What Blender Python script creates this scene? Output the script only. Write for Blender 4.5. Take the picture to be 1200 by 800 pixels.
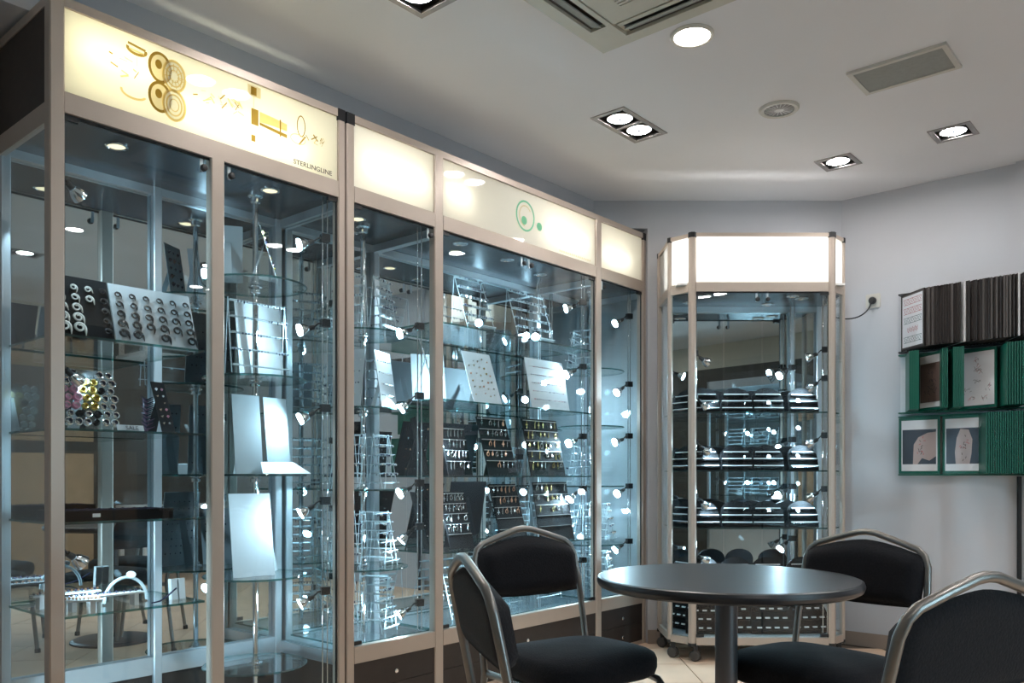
import bpy, math, random
from mathutils import Vector, Matrix
random.seed(7)
for o in list(bpy.data.objects): bpy.data.objects.remove(o)
S = bpy.context.scene
COL = S.collection
# ------------------------------------------------------------------ camera, world, exposure
cam = bpy.data.cameras.new('camera'); camo = bpy.data.objects.new('camera', cam); COL.objects.link(camo)
camo.location = (0, 0, 1.03); camo.rotation_euler = (math.pi/2, 0, 0)
cam.sensor_width = 36; cam.lens = 29.4; cam.shift_y = 158/1200; cam.clip_start = .05
S.camera = camo
w = bpy.data.worlds.new('world'); S.world = w; w.use_nodes = True
w.node_tree.nodes['Background'].inputs[0].default_value = (.5, .55, .65, 1)
w.node_tree.nodes['Background'].inputs[1].default_value = .03
S.view_settings.view_transform = 'Standard'; S.view_settings.look = 'None'
S.view_settings.gamma = 1; S.view_settings.use_curve_mapping = False
S.view_settings.exposure = 0.7
c = S.cycles
c.use_denoising = True; c.max_bounces = 10; c.diffuse_bounces = 4; c.glossy_bounces = 6
c.transmission_bounces = 4; c.transparent_max_bounces = 40
c.caustics_reflective = False; c.caustics_refractive = False
c.sample_clamp_indirect = 4; c.blur_glossy = .5
# light levels
L_DOWN, L_ROUND, L_SPOT = 90, 12, 320
WARM = (1, .965, .94); COOL = (.56, .84, 1.0)
ZC = 2.73                                        # ceiling height
# ------------------------------------------------------------------ the row's own axes: u along the cabinets, v into them
CU, CV = (.6552, .7554), (-.7554, .6552)
ANG = math.atan2(CU[1], CU[0])
def W(u, v, z=0): return Vector((CU[0]*u + CV[0]*v, CU[1]*u + CV[1]*v, z))
# ------------------------------------------------------------------ materials
MATS = {}
def nt(name):
    m = bpy.data.materials.new(name); m.use_nodes = True; MATS[name] = m
    n = m.node_tree; n.nodes.clear(); out = n.nodes.new('ShaderNodeOutputMaterial'); return m, n, out
def pbr(name, col, rough=.5, metal=0, noise=0, scale=20, bump=0, spec=.5, coat=0, sheen=0):
    m, n, out = nt(name); b = n.nodes.new('ShaderNodeBsdfPrincipled')
    b.inputs['Base Color'].default_value = (*col, 1); b.inputs['Roughness'].default_value = rough
    b.inputs['Metallic'].default_value = metal; b.inputs['Specular IOR Level'].default_value = spec
    b.inputs['Coat Weight'].default_value = coat
    if sheen: b.inputs['Sheen Weight'].default_value = sheen
    tc = n.nodes.new('ShaderNodeTexCoord'); nz = n.nodes.new('ShaderNodeTexNoise')
    nz.inputs['Scale'].default_value = scale; nz.inputs['Detail'].default_value = 3
    n.links.new(tc.outputs['Object'], nz.inputs['Vector'])
    mx = n.nodes.new('ShaderNodeMix'); mx.data_type = 'RGBA'
    k = noise or .04
    mx.inputs['A'].default_value = (*[x*(1-k) for x in col], 1); mx.inputs['B'].default_value = (*[min(1, x*(1+k)) for x in col], 1)
    n.links.new(nz.outputs['Fac'], mx.inputs['Factor']); n.links.new(mx.outputs['Result'], b.inputs['Base Color'])
    if bump:
        bp = n.nodes.new('ShaderNodeBump'); bp.inputs['Strength'].default_value = bump; bp.inputs['Distance'].default_value = .004
        n.links.new(nz.outputs['Fac'], bp.inputs['Height']); n.links.new(bp.outputs['Normal'], b.inputs['Normal'])
    n.links.new(b.outputs[0], out.inputs[0]); return m
def emit(name, col, s):
    m, n, out = nt(name); e = n.nodes.new('ShaderNodeEmission')
    e.inputs[0].default_value = (*col, 1); e.inputs[1].default_value = s
    n.links.new(e.outputs[0], out.inputs[0]); return m
def schlick(n, f0=.024):
    lw = n.nodes.new('ShaderNodeLayerWeight'); lw.inputs[0].default_value = .5
    p = n.nodes.new('ShaderNodeMath'); p.operation = 'POWER'; p.inputs[1].default_value = 5; n.links.new(lw.outputs['Facing'], p.inputs[0])
    q = n.nodes.new('ShaderNodeMath'); q.operation = 'MULTIPLY_ADD'; q.inputs[1].default_value = 1-f0; q.inputs[2].default_value = f0
    n.links.new(p.outputs[0], q.inputs[0]); return q
def glass(name, tint=(.955, .982, .985), white=0., refl=1.0):
    m, n, out = nt(name)
    t = n.nodes.new('ShaderNodeBsdfTransparent'); t.inputs[0].default_value = (*tint, 1)
    g = n.nodes.new('ShaderNodeBsdfGlossy'); g.inputs['Roughness'].default_value = .0
    g.inputs[0].default_value = (refl, refl, refl, 1)
    f = schlick(n)
    mx = n.nodes.new('ShaderNodeMixShader'); n.links.new(f.outputs[0], mx.inputs[0])
    src = t
    if white:
        d = n.nodes.new('ShaderNodeBsdfDiffuse'); d.inputs[0].default_value = (.85, .92, .95, 1)
        m2 = n.nodes.new('ShaderNodeMixShader'); m2.inputs[0].default_value = white
        n.links.new(t.outputs[0], m2.inputs[1]); n.links.new(d.outputs[0], m2.inputs[2]); src = m2
    n.links.new(src.outputs[0], mx.inputs[1]); n.links.new(g.outputs[0], mx.inputs[2])
    n.links.new(mx.outputs[0], out.inputs[0]); return m
def opal(name, col, trans=.55):
    m, n, out = nt(name)
    d = n.nodes.new('ShaderNodeBsdfDiffuse'); d.inputs[0].default_value = (*col, 1)
    t = n.nodes.new('ShaderNodeBsdfTranslucent'); t.inputs[0].default_value = (*col, 1)
    mx = n.nodes.new('ShaderNodeMixShader'); mx.inputs[0].default_value = trans
    n.links.new(d.outputs[0], mx.inputs[1]); n.links.new(t.outputs[0], mx.inputs[2])
    g = n.nodes.new('ShaderNodeBsdfGlossy'); g.inputs['Roughness'].default_value = .03
    f = schlick(n)
    m2 = n.nodes.new('ShaderNodeMixShader'); n.links.new(f.outputs[0], m2.inputs[0])
    n.links.new(mx.outputs[0], m2.inputs[1]); n.links.new(g.outputs[0], m2.inputs[2])
    n.links.new(m2.outputs[0], out.inputs[0]); return m
def mirror(name, col):
    m, n, out = nt(name); g = n.nodes.new('ShaderNodeBsdfGlossy'); g.inputs['Roughness'].default_value = 0
    g.inputs[0].default_value = (*col, 1); n.links.new(g.outputs[0], out.inputs[0]); return m
pbr('ceiling_paint', (.82, .83, .86), .9, noise=.02, scale=3)
pbr('wall_paint', (.56, .57, .605), .85, noise=.05, scale=2.5, bump=.05)
pbr('dark_wall', (.075, .068, .058), .6, noise=.15, scale=6)
pbr('cream_paint', (.72, .68, .58), .8)
pbr('floor_tile', (.80, .56, .40), .55, noise=.12, scale=4, spec=.3)
pbr('grout', (.16, .12, .09), .9)
pbr('base_tile', (.30, .245, .21), .45, noise=.1, scale=8)
pbr('alu_warm_lit', (.52, .435, .37), .36, .25, noise=.03)  # outer frame aluminium, warm ceiling light put into its colour
pbr('alu_in', (.60, .64, .68), .30, .65)
pbr('black_plastic', (.012, .012, .014), .4)
pbr('black_strip', (.008, .008, .01), .6)
pbr('dark_wood', (.030, .021, .018), .5, noise=.3, scale=12)
pbr('brown_panel', (.060, .042, .034), .6, noise=.25, scale=30)
pbr('cab_ceiling', (.055, .066, .080), .25, .35)
pbr('chrome', (.82, .84, .86), .08, 1)
pbr('steel_tube', (.27, .255, .24), .34, .85)
pbr('fabric', (.012, .012, .015), .95, noise=.5, scale=180, bump=.3, spec=.2, sheen=.08)
pbr('table_top', (.020, .022, .027), .32, noise=.2, scale=40, spec=.8)
pbr('pole_grey', (.13, .13, .14), .38, .6)
pbr('white_card', (.48, .50, .52), .6)
pbr('grey_card', (.29, .33, .35), .5)
pbr('black_board', (.006, .0055, .0065), .8, spec=.2)
pbr('white_plastic', (.74, .75, .76), .35)
pbr('white_box_in', (.88, .88, .86), .8)
pbr('silver', (.85, .86, .88), .15, 1)
pbr('gold', (.95, .72, .28), .2, 1)
pbr('copper', (.80, .42, .26), .3, .9)
pbr('gem_dark', (.05, .05, .10), .15, .3)
pbr('gem_purple', (.14, .08, .15), .25)
pbr('gem_red', (.45, .05, .06), .15)
pbr('pink', (.75, .35, .48), .35)
pbr('olive', (.62, .48, .14), .25, .8)
pbr('black_horn', (.012, .012, .014), .25)
pbr('white_horn', (.75, .72, .68), .4)
pbr('green_frame', (.0, .10, .065), .4)
pbr('dark_frame', (.022, .017, .015), .45)
pbr('grey_frame', (.10, .09, .085), .5)
pbr('paper', (.72, .73, .76), .6)
pbr('sleeve', (.085, .075, .072), .3)
pbr('brown_photo', (.16, .105, .095), .4)
pbr('blue_photo', (.045, .055, .075), .25)
pbr('skin_photo', (.42, .34, .33), .4)
pbr('ink_red', (.42, .10, .11), .6); pbr('ink_green', (.06, .14, .13), .6); pbr('ink_dark', (.07, .06, .065), .6)
pbr('ac_plastic', (.58, .55, .46), .5); pbr('ac_shade', (.06, .05, .045), .6)
pbr('trim_metal', (.33, .31, .30), .4, .6); pbr('can_dark', (.05, .04, .035), .5)
pbr('reflector', (.8, .8, .82), .15, 1)
pbr('grille', (.30, .31, .29), .7, noise=.12, scale=60); pbr('off_white', (.62, .60, .55), .5)
pbr('rubber', (.06, .05, .045), .6)
pbr('wood_light', (.42, .30, .19), .55, noise=.2, scale=9)
emit('lamp_warm', WARM, L_DOWN); emit('lamp_round', (1, .90, .78), L_ROUND)
emit('spot_cool', COOL, L_SPOT); emit('spot_dim', (1, .86, .55), 1.0)
emit('tube_yellow', (1, .93, .66), 8); emit('tube_cream', (1, .94, .80), 6.5); emit('tube_white', (1, .98, .94), 10)
glass('glass'); glass('acrylic', (.93, .96, .97), .05); glass('acrylic_edge', (.85, .93, .95), .45)  # acrylic edges whitened in colour, standing in for their edge-lit look
glass('glass_edge', (.10, .34, .32), .05)
opal('opal_yellow', (.93, .91, .78)); opal('opal_cream', (.92, .90, .82)); opal('opal_white', (.95, .95, .93))
opal('gold_print', (.42, .29, .07), .8); opal('gold_print_light', (.86, .70, .34), .8); opal('green_print', (.30, .72, .52), .8); opal('pale_print', (.80, .72, .50), .8)
mirror('mirror', (.70, .77, .80))
# ------------------------------------------------------------------ mesh builder
class MB:
    def __init__(s): s.v = []; s.f = []; s.m = []; s.sm = []
    def add(s, vs, fs, mi=0, sm=False):
        b = len(s.v); s.v += [tuple(p) for p in vs]
        for f in fs: s.f.append(tuple(b+i for i in f)); s.m.append(mi); s.sm.append(sm)
        return s
    def box(s, x0, x1, y0, y1, z0, z1, mi=0, side=None, M=None):
        vs = [(x, y, z) for z in (z0, z1) for y in (y0, y1) for x in (x0, x1)]
        if M is not None: vs = [M @ Vector(p) for p in vs]
        s.add(vs, [(0, 2, 3, 1), (4, 5, 7, 6)], mi)
        return s.add(vs, [(0, 1, 5, 4), (2, 6, 7, 3), (0, 4, 6, 2), (1, 3, 7, 5)], mi if side is None else side)
    def prism(s, pts, z0, z1, mi=0, side=None, sm=False):
        n = len(pts); vs = [(p[0], p[1], z0) for p in pts] + [(p[0], p[1], z1) for p in pts]
        s.add(vs, [tuple(range(n-1, -1, -1)), tuple(range(n, 2*n))], mi)
        return s.add(vs, [(i, (i+1) % n, n+(i+1) % n, n+i) for i in range(n)], mi if side is None else side, sm)
    def tube(s, pts, r, seg=8, mi=0, caps=True):
        pts = [Vector(p) for p in pts]; rs = r if isinstance(r, (list, tuple)) else [r]*len(pts)
        vs = []; n = len(pts); prev = None
        for i, p in enumerate(pts):
            d = (pts[min(i+1, n-1)] - pts[max(i-1, 0)]).normalized()
            if prev is None:
                a = Vector((0, 0, 1)) if abs(d.z) < .9 else Vector((1, 0, 0)); x = d.cross(a).normalized()
            else: x = (prev - d*prev.dot(d)).normalized()
            y = d.cross(x); prev = x
            for k in range(seg):
                an = 2*math.pi*k/seg; vs.append(p + (x*math.cos(an) + y*math.sin(an))*rs[i])
        fs = [(i*seg+k, i*seg+(k+1) % seg, (i+1)*seg+(k+1) % seg, (i+1)*seg+k) for i in range(n-1) for k in range(seg)]
        s.add(vs, fs, mi, True)
        if caps: s.add(vs, [tuple(range(seg-1, -1, -1)), tuple(range((n-1)*seg, n*seg))], mi)
        return s
    def lathe(s, prof, seg=24, c=(0, 0, 0), mi=0, sm=True, side=None):
        vs = [(c[0]+r*math.cos(2*math.pi*k/seg), c[1]+r*math.sin(2*math.pi*k/seg), c[2]+z) for r, z in prof for k in range(seg)]
        n = len(prof)
        for i in range(n-1):
            s.add(vs, [(i*seg+k, i*seg+(k+1) % seg, (i+1)*seg+(k+1) % seg, (i+1)*seg+k) for k in range(seg)],
                  (side[i] if side else mi), sm)
        if prof[0][0] > 1e-5: s.add(vs, [tuple(range(seg-1, -1, -1))], mi)
        if prof[-1][0] > 1e-5: s.add(vs, [tuple(range((n-1)*seg, n*seg))], mi)
        return s
    def mesh(s, name, mats):
        # weld per add(): keep duplicates, remove unused
        used = sorted({i for f in s.f for i in f}); mp = {k: j for j, k in enumerate(used)}
        me = bpy.data.meshes.new(name); me.from_pydata([s.v[i] for i in used], [], [tuple(mp[i] for i in f) for f in s.f])
        for m in ([mats] if isinstance(mats, str) else mats): me.materials.append(MATS[m])
        me.polygons.foreach_set('material_index', s.m); me.polygons.foreach_set('use_smooth', s.sm); me.update(); return me
    def obj(s, name, mats, parent=None, loc=None, rz=0):
        return link(name, s.mesh(name, mats), parent, loc, rz)
def link(name, me, parent=None, loc=None, rz=0):
    o = bpy.data.objects.new(name, me); COL.objects.link(o)
    if parent: o.parent = parent
    if loc is not None: o.location = loc
    if rz: o.rotation_euler = (0, 0, rz)
    return o
def tag(o, label, cat, group=None):
    o['label'] = label; o['category'] = cat
    if group: o['group'] = group
    return o
def thing(name, label, cat, loc=(0, 0, 0), rz=0, group=None):
    o = bpy.data.objects.new(name, None); o.empty_display_size = .1; COL.objects.link(o); o.location = loc; o.rotation_euler = (0, 0, rz)
    return tag(o, label, cat, group)
def struct(o): o['kind'] = 'structure'; return o
def copy_tree(o, parent=None):
    n = o.copy(); COL.objects.link(n); n.parent = parent
    for ch in list(o.children): copy_tree(ch, n)
    return n
def box(name, mat, x0, x1, y0, y1, z0, z1, parent=None, side=None):
    return MB().box(x0, x1, y0, y1, z0, z1, 0, side).obj(name, mat, parent)
def ch(pts): return pts
def post_prof(x0, x1, y0, y1, b=.004):
    return [(x0+b, y0), (x1-b, y0), (x1, y0+b), (x1, y1-b), (x1-b, y1), (x0+b, y1), (x0, y1-b), (x0, y0+b)]
# ================================================================== SETTING
U0, U1, V0, V1 = -2.6, 5.23, -2.4, 3.0            # room in u, v
YCH = 5.16                                        # the slanting corner wall stands square to the camera
# floor with tiles laid parallel to the slanting wall
fl = struct(MB().prism([tuple(W(a, b).xy) for a, b in ((U0-.3, V0-.3), (U1+.5, V0-.3), (U1+.5, V1+.6), (U0-.3, V1+.6))], -.06, -.006).obj('floor', 'grout'))
ts = .42; tm = MB().box(-ts/2+.003, ts/2-.003, -ts/2+.003, ts/2-.003, -.010, 0).mesh('tile', 'floor_tile')
for i in range(-9, 14):
    for j in range(-7, 14):
        x = .952-ts/2+i*ts; y = 4.80-j*ts
        u, v = x*CU[0]+y*CU[1], x*CV[0]+y*CV[1]
        if -.9 < u < U1-.05 and V0+.05 < v < 3.2 and y < YCH+.1: link('tile', tm, fl, (x, y, 0))
# ceiling with square openings for the recessed lamps
DBL = [(W(0, 0)+Vector((.570, 4.052, 0))), Vector((-.391, 2.891, 0))]
SGL = [Vector((1.765, 4.527, 0)), Vector((2.181, 4.134, 0))]
FAR = [(.6, -1.2), (2.3, -.5), (3.6, .2), (3.9, -1.5)]  # unseen downlights added to light the rest of the room
def uv(p): return (p.x*CU[0]+p.y*CU[1], p.x*CV[0]+p.y*CV[1])
holes = [(*uv(p), .175, .075) for p in DBL] + [(*uv(p), .076, .076) for p in SGL] + [(a, b, .175, .075) for a, b in FAR]
us = sorted({U0-.2, U1+.3, *[h[0]-h[2] for h in holes], *[h[0]+h[2] for h in holes]})
vs_ = sorted({V0-.2, V1+.2, *[h[1]-h[3] for h in holes], *[h[1]+h[3] for h in holes]})
m = MB(); vid = {(i, j): i*len(vs_)+j for i in range(len(us)) for j in range(len(vs_))}
fs = []
for i in range(len(us)-1):
    for j in range(len(vs_)-1):
        a, b = (us[i]+us[i+1])/2, (vs_[j]+vs_[j+1])/2
        if any(abs(a-h[0]) < h[2] and abs(b-h[1]) < h[3] for h in holes): continue
        fs.append((vid[i, j], vid[i, j+1], vid[i+1, j+1], vid[i+1, j]))
m.add([W(a, b, ZC) for a in us for b in vs_], fs)
struct(m.obj('ceiling', 'ceiling_paint'))
# walls
def wall(name, poly, z0, z1, mat='wall_paint'): return struct(MB().prism([tuple(p) for p in poly], z0, z1).obj(name, mat))
wall('wall_back', [W(U0, 3.275).xy, W(4.6, 3.275).xy, W(4.6, 3.4).xy, W(U0, 3.4).xy], 0, 2.56)
wall('wall_bulkhead', [W(U0, V1).xy, W(4.35, V1).xy, W(4.35, 3.4).xy, W(U0, 3.4).xy], 2.56, ZC)
X0 = W(4.478, 2.775)
wall('wall_corner', [(X0.x, YCH), (2.09, YCH), (2.09, YCH+.3), (.30, YCH+.72), W(4.478, 3.4).xy, W(4.478, 2.80).xy], 0, 2.56)
wall('wall_corner_upper', [(.505, YCH), (2.09, YCH), (2.09, YCH+.4), (.505, YCH+.4)], 2.56, ZC)
wall('wall_right', [W(U1, V0).xy, W(U1+.15, V0).xy, W(U1+.15, 2.2).xy, W(U1, 1.85).xy], 0, ZC)
wall('wall_front', [W(U0, V0-.15).xy, W(U1+.15, V0-.15).xy, W(U1+.15, V0).xy, W(U0, V0).xy], 0, 2.42, 'dark_wall')
wall('wall_front_upper', [W(U0, V0-.15).xy, W(U1+.15, V0-.15).xy, W(U1+.15, V0).xy, W(U0, V0).xy], 2.42, ZC, 'cream_paint')
wall('wall_left', [W(U0-.15, V0).xy, W(U0, V0).xy, W(U0, 3.4).xy, W(U0-.15, 3.4).xy], 0, ZC, 'cream_paint')
# pilaster beside the racks
wall('wall_pilaster', [W(U1-.03, .30).xy, W(U1, .30).xy, W(U1, .905).xy, W(U1-.03, .905).xy], 0, ZC)
def base(name, poly):
    o = struct(MB().prism([tuple(p) for p in poly], 0, .084).obj(name, 'base_tile'))
    return o
base('baseboard_corner', [(X0.x, YCH-.012), (2.08, YCH-.012), (2.08, YCH+.01), (X0.x, YCH+.01)])
base('baseboard_right', [W(U1-.012, .91).xy, W(U1, .91).xy, W(U1, 1.82).xy, W(U1-.012, 1.82).xy])
# ================================================================== ceiling fittings
def downlight(p, n, label, group, rz=0):
    hx, hy = (.175, .075) if n == 2 else (.076, .076)
    t = thing('recessed_downlight', label, 'ceiling light', (p.x, p.y, ZC), ANG+rz, group)
    f = MB(); e = .02
    for a in ((-hx-e, hx+e, -hy-e, -hy+.004), (-hx-e, hx+e, hy-.004, hy+e), (-hx-e, -hx+.004, -hy+.004, hy-.004), (hx-.004, hx+e, -hy+.004, hy-.004)):
        f.box(*a, -.004, .006)
    if n == 2: f.box(-.008, .008, -hy, hy, -.003, .006)
    f.obj('trim_frame', 'trim_metal', t)
    hb = MB(); vs = [(x, y, z) for z in (0, .13) for y in (-hy, hy) for x in (-hx, hx)]
    hb.add(vs, [(4, 6, 7, 5), (0, 4, 5, 1), (2, 3, 7, 6), (0, 2, 6, 4), (1, 5, 7, 3)]); hb.obj('housing', 'can_dark', t)
    for x in ((-.085, .085) if n == 2 else (0,)):
        l = MB().lathe([(.060, .05), (.0625, .004), (.058, .001), (.056, .005)], 28, (x, 0, 0)).obj('lamp_rim', 'reflector', t)
        MB().lathe([(.0565, .004), (.0001, .0041)], 28, (x, 0, 0)).obj('lamp_disc', 'lamp_warm', l)
        MB().lathe([(.009, .003), (.007, -.003), (.0001, -.004)], 12, (x, 0, 0)).obj('lamp_cap', 'reflector', l)
    return t
downlight(DBL[0], 2, 'recessed twin downlight between the air conditioner and the octagonal cabinet', None)
downlight(DBL[1], 2, 'recessed twin downlight above the illuminated sign with the watch drawing', None)
downlight(SGL[0], 1, 'single square recessed downlight just in front of the octagonal cabinet', None)
downlight(SGL[1], 1, 'single square recessed downlight above the wall rack of sample panels', None)
for a, b in FAR: downlight(W(a, b), 2, 'added unseen twin downlight over the desk and sideboard side of the room', 'added downlights over the desk side')
t = thing('round_downlight', 'round flush ceiling light with a glowing white disc beside the air conditioner', 'ceiling light', (.694, 3.222, ZC))
MB().lathe([(.084, 0), (.084, -.006), (.078, -.012), (.070, -.010), (.068, -.004)], 40).obj('rim', 'off_white', t)
MB().lathe([(.0001, -.007), (.069, -.006)], 40).obj('diffuser', 'lamp_round', t)
t = thing('round_downlight', 'round unlit ceiling spot with a metal reflector and cream ring', 'ceiling light', (1.235, 3.866, ZC))
MB().lathe([(.090, 0), (.090, -.006), (.084, -.012), (.068, -.010), (.066, 0)], 40).obj('rim', 'off_white', t)
MB().lathe([(.0001, -.0005), (.025, -.002), (.068, -.007)], 40).obj('reflector', 'can_dark', t)
m = MB()
for k in range(9): a = k*math.pi/9; m.box(-.064, .064, -.002, .002, -.008, -.003, M=Matrix.Rotation(a, 4, 'Z'))
m.lathe([(.0001, -.012), (.020, -.010), (.022, -.004)], 16); m.obj('baffle', 'trim_metal', t)
# speaker grille
gc = (Vector((1.424, 3.515, 0))+Vector((1.845, 3.464, 0)))/2
t = thing('ceiling_vent', 'rectangular grey mesh ceiling grille in a white frame', 'ceiling vent', (gc.x, gc.y, ZC), ANG)
hx, hy = .105, .172
m = MB()
for a in ((-hx-.02, hx+.02, -hy-.02, -hy), (-hx-.02, hx+.02, hy, hy+.02), (-hx-.02, -hx, -hy, hy), (hx, hx+.02, -hy, hy)): m.box(*a, -.012, 0)
m.obj('frame', 'off_white', t)
box('grille', 'grille', -hx, hx, -hy, hy, -.008, 0, t)
# air conditioner cassette
t = thing('air_conditioner', 'cream ceiling air conditioner cassette with louvre slots', 'air conditioner', (0, 0, 0), 0)
cc = Vector((.36, 3.30, 0)) - W(.43, .43); t.location = (cc.x, cc.y, ZC); t.rotation_euler = (0, 0, ANG)
h = .43; m = MB()
def rr(h, r, n=6): return [((1 if q in (0, 3) else -1)*(h-r)+r*math.cos(q*math.pi/2+k*math.pi/2/n), (1 if q < 2 else -1)*(h-r)+r*math.sin(q*math.pi/2+k*math.pi/2/n)) for q in range(4) for k in range(n+1)]
so, si, sl = h-.055, h-.125, .27                   # louvre slot outer, inner, half length
def frame_piece(poly): m.prism(poly, -.030, -.006)
pr = rr(h, .05); 
m.prism(rr(h, .02), -.012, 0)
# face built round the four slots
for k in range(4):
    M4 = Matrix.Rotation(k*math.pi/2, 4, 'Z')
    m.box(-so, h-.003, so, h-.003, -.034, -.018, M=M4); m.box(-sl, sl, si-.02, si, -.034, -.018, M=M4)
    m.box(sl, so, si-.02, so, -.034, -.018, M=M4)
m.prism(rr(h, .02), -.020, -.012)
m.obj('casing', 'ac_plastic', t)
for k in range(4):
    M4 = Matrix.Rotation(k*math.pi/2, 4, 'Z')
    MB().box(-sl+.004, sl-.004, si+.002, so-.002, -.0225, -.0205, M=M4).obj('slot', 'ac_shade', t)  # dark sheet stands in for the shade inside the slot
    MB().box(-sl+.012, sl-.012, -.022, .022, -.002, .002, M=M4 @ Matrix.Translation((0, (si+so)/2, -.030)) @ Matrix.Rotation(.35, 4, 'X')).obj('louvre', 'grille', t)
gi = si-.025; m = MB()
for a in ((-gi, gi, -gi, -gi+.085), (-gi, gi, gi-.085, gi), (-gi, -gi+.085, -gi+.085, gi-.085), (gi-.085, gi, -gi+.085, gi-.085)): m.box(*a, -.032, -.020)
m.obj('grille_frame', 'ac_plastic', t)
box('grille_shade', 'ac_shade', -gi+.08, gi-.08, -gi+.08, gi-.08, -.022, -.0205, t)  # dark sheet stands in for the shade behind the slats
n = 22; wd = 2*(gi-.085)
sm_ = MB().box(-.006, .006, -wd/2, wd/2, -.031, -.022).mesh('slat', 'ac_plastic')
for k in range(n): link('slat', sm_, t, (-wd/2+(k+.5)*wd/n, 0, 0))
# ================================================================== SHOWCASE PARTS
def knob(parent, x, y, z):
    MB().lathe([(.004, 0), (.004, -.004), (.0125, -.006), (.0125, -.016), (.009, -.019), (.0001, -.020)], 14).obj('knob', 'black_plastic', parent).location = (x, y, z)
    parent.children[-1].rotation_euler = (-math.pi/2, 0, 0)
def door(parent, x0, x1, y, z0, z1, hinge, kz=None):
    """glass door with pivot hinges (hinge = -1 left, 1 right) and a black knob"""
    g = MB().box(x0+.004, x1-.004, y, y+.006, z0+.006, z1-.008, 0).obj('glass_door', ['glass'], parent)
    s = MB(); s.box(x0, x1, y+.001, y+.005, z1-.008, z1+.001)
    xx = x0 if hinge < 0 else x1-.005; s.box(xx, xx+.005, y+.0005, y+.0065, z0, z1); s.obj('door_gap_strip', 'black_strip', g)  # black strips along the gaps at the door's top and hinge edge
    a = x0 if hinge < 0 else x1
    for zz in (z0+.004, z1-.020): MB().box(min(a, a-hinge*.045), max(a, a-hinge*.045), y-.003, y+.010, zz, zz+.016).obj('hinge', 'black_plastic', g)
    kx = (x1-.028) if hinge < 0 else (x0+.028)
    knob(g, kx, y-.001, (z1-.045) if kz is None else kz)
    # inner handle plate seen behind the glass
    MB().box(kx-.006, kx+.006, y+.006, y+.010, z1-.055, z1-.008).obj('knob_plate', 'alu_in', g)
    return g
LAMP_ME = None
def lamp_meshes():
    global LAMP_ME
    if LAMP_ME: return LAMP_ME
    clip = MB().box(-.018, .018, -.014, .014, -.016, .016).mesh('clip', 'black_plastic')
    arm = MB().tube([(0, 0, 0), (.03, 0, 0), (.055, 0, -.004), (.075, 0, -.014), (.090, 0, -.022)], .0045, 6).mesh('arm', 'black_plastic')
    sock = MB().tube([(0, 0, 0), (.028, 0, 0)], [.010, .012], 10).mesh('socket', 'black_plastic')
    refl = MB().tube([(.026, 0, 0), (.036, 0, 0), (.050, 0, 0), (.064, 0, 0)], [.012, .019, .0245, .027], 16, caps=False).mesh('reflector', 'reflector')
    bulb = MB().tube([(.0605, 0, 0), (.0606, 0, 0)], [.0225, .0001], 16, caps=False).mesh('bulb', 'spot_cool')
    LAMP_ME = (clip, arm, sock, refl, bulb); return LAMP_ME
def spot(parent, x, y, z, heading, pitch=-.5, reach=1.0):
    """halogen spot clipped on a rod: clip at x,y,z, arm in direction heading (about z), head pitched"""
    clip, arm, sock, refl, bulb = lamp_meshes()
    a = link('spot_lamp', clip, parent, (x, y, z), heading)
    ar = link('arm', arm, a); ar.scale = (reach, 1, 1)
    p = Vector((.088*reach, 0, -.021))
    for nme, me in (('socket', sock), ('reflector', refl), ('bulb', bulb)):
        o = link(nme, me, a, p); o.rotation_euler = (0, -pitch, 0)
    return a
def rods(parent, x, y, z0, z1):
    m = MB(); m.tube([(x-.012, y, z0), (x-.012, y, z1)], .003, 6); m.tube([(x+.012, y, z0), (x+.012, y, z1)], .003, 6); return m.obj('lamp_rods', 'chrome', parent)
def carousel(parent, x, y, z0, z1, levels, r):
    m = MB(); m.tube([(x, y, z0), (x, y, z1-.03)], .0115, 14); m.obj('pole', 'chrome', parent)
    MB().lathe([(.030, z1), (.030, z1-.008), (.020, z1-.014), (.020, z1-.032), (.012, z1-.036)], 20, (x, y, 0)).obj('pole_flange', 'chrome', parent)
    dm = MB().lathe([(.0001, -.004), (r-.003, -.004), (r, 0), (r-.003, .004), (.0001, .004)], 56, side=[0, 1, 1, 0]).mesh('round_shelf', ['glass', 'glass_edge'])
    cm = MB().lathe([(.013, -.030), (.020, -.028), (.020, -.016), (.013, -.012), (.028, -.006), (.028, -.004)], 18).mesh('shelf_collar', 'chrome')
    ct = MB().lathe([(.028, .004), (.028, .008), (.017, .012), (.017, .022), (.013, .024)], 18).mesh('shelf_nut', 'chrome')
    for z in levels:
        d = link('round_shelf', dm, parent, (x, y, z)); link('shelf_collar', cm, d); link('shelf_nut', ct, d)
def shelf(parent, x0, x1, y0, y1, z): return MB().box(x0, x1, y0, y1, z-.004, z+.004, 0, 1).obj('glass_shelf', ['glass', 'glass_edge'], parent)
def post(parent, x0, x1, y0, y1, z0, z1, mat='alu_warm_lit', name='post'): return MB().prism(post_prof(x0, x1, y0, y1), z0, z1).obj(name, mat, parent)
def cap(parent, x0, x1, y0, y1, z0, z1): return box('corner_cap', 'black_plastic', x0, x1, y0, y1, z0, z1, parent)
def lightbox(parent, x0, x1, y0, y1, z0, z1, mat, tubes, tube_mat, tname='sign_panel'):
    p = MB().add([(x0, y0+.007, z0), (x1, y0+.007, z0), (x1, y0+.007, z1), (x0, y0+.007, z1)], [(0, 1, 2, 3)]).obj(tname, mat, parent)
    for a, b, yy, zz in tubes:
        MB().tube([(a, yy, zz), (b, yy, zz)], .013, 10).obj('light_tube', tube_mat, parent)
    return p
ZG0, ZG1, ZR1, ZF1, ZT = .32, 2.17, 2.235, 2.50, 2.53
VF, VB = 2.77, 3.25
D = VB-VF
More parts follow.
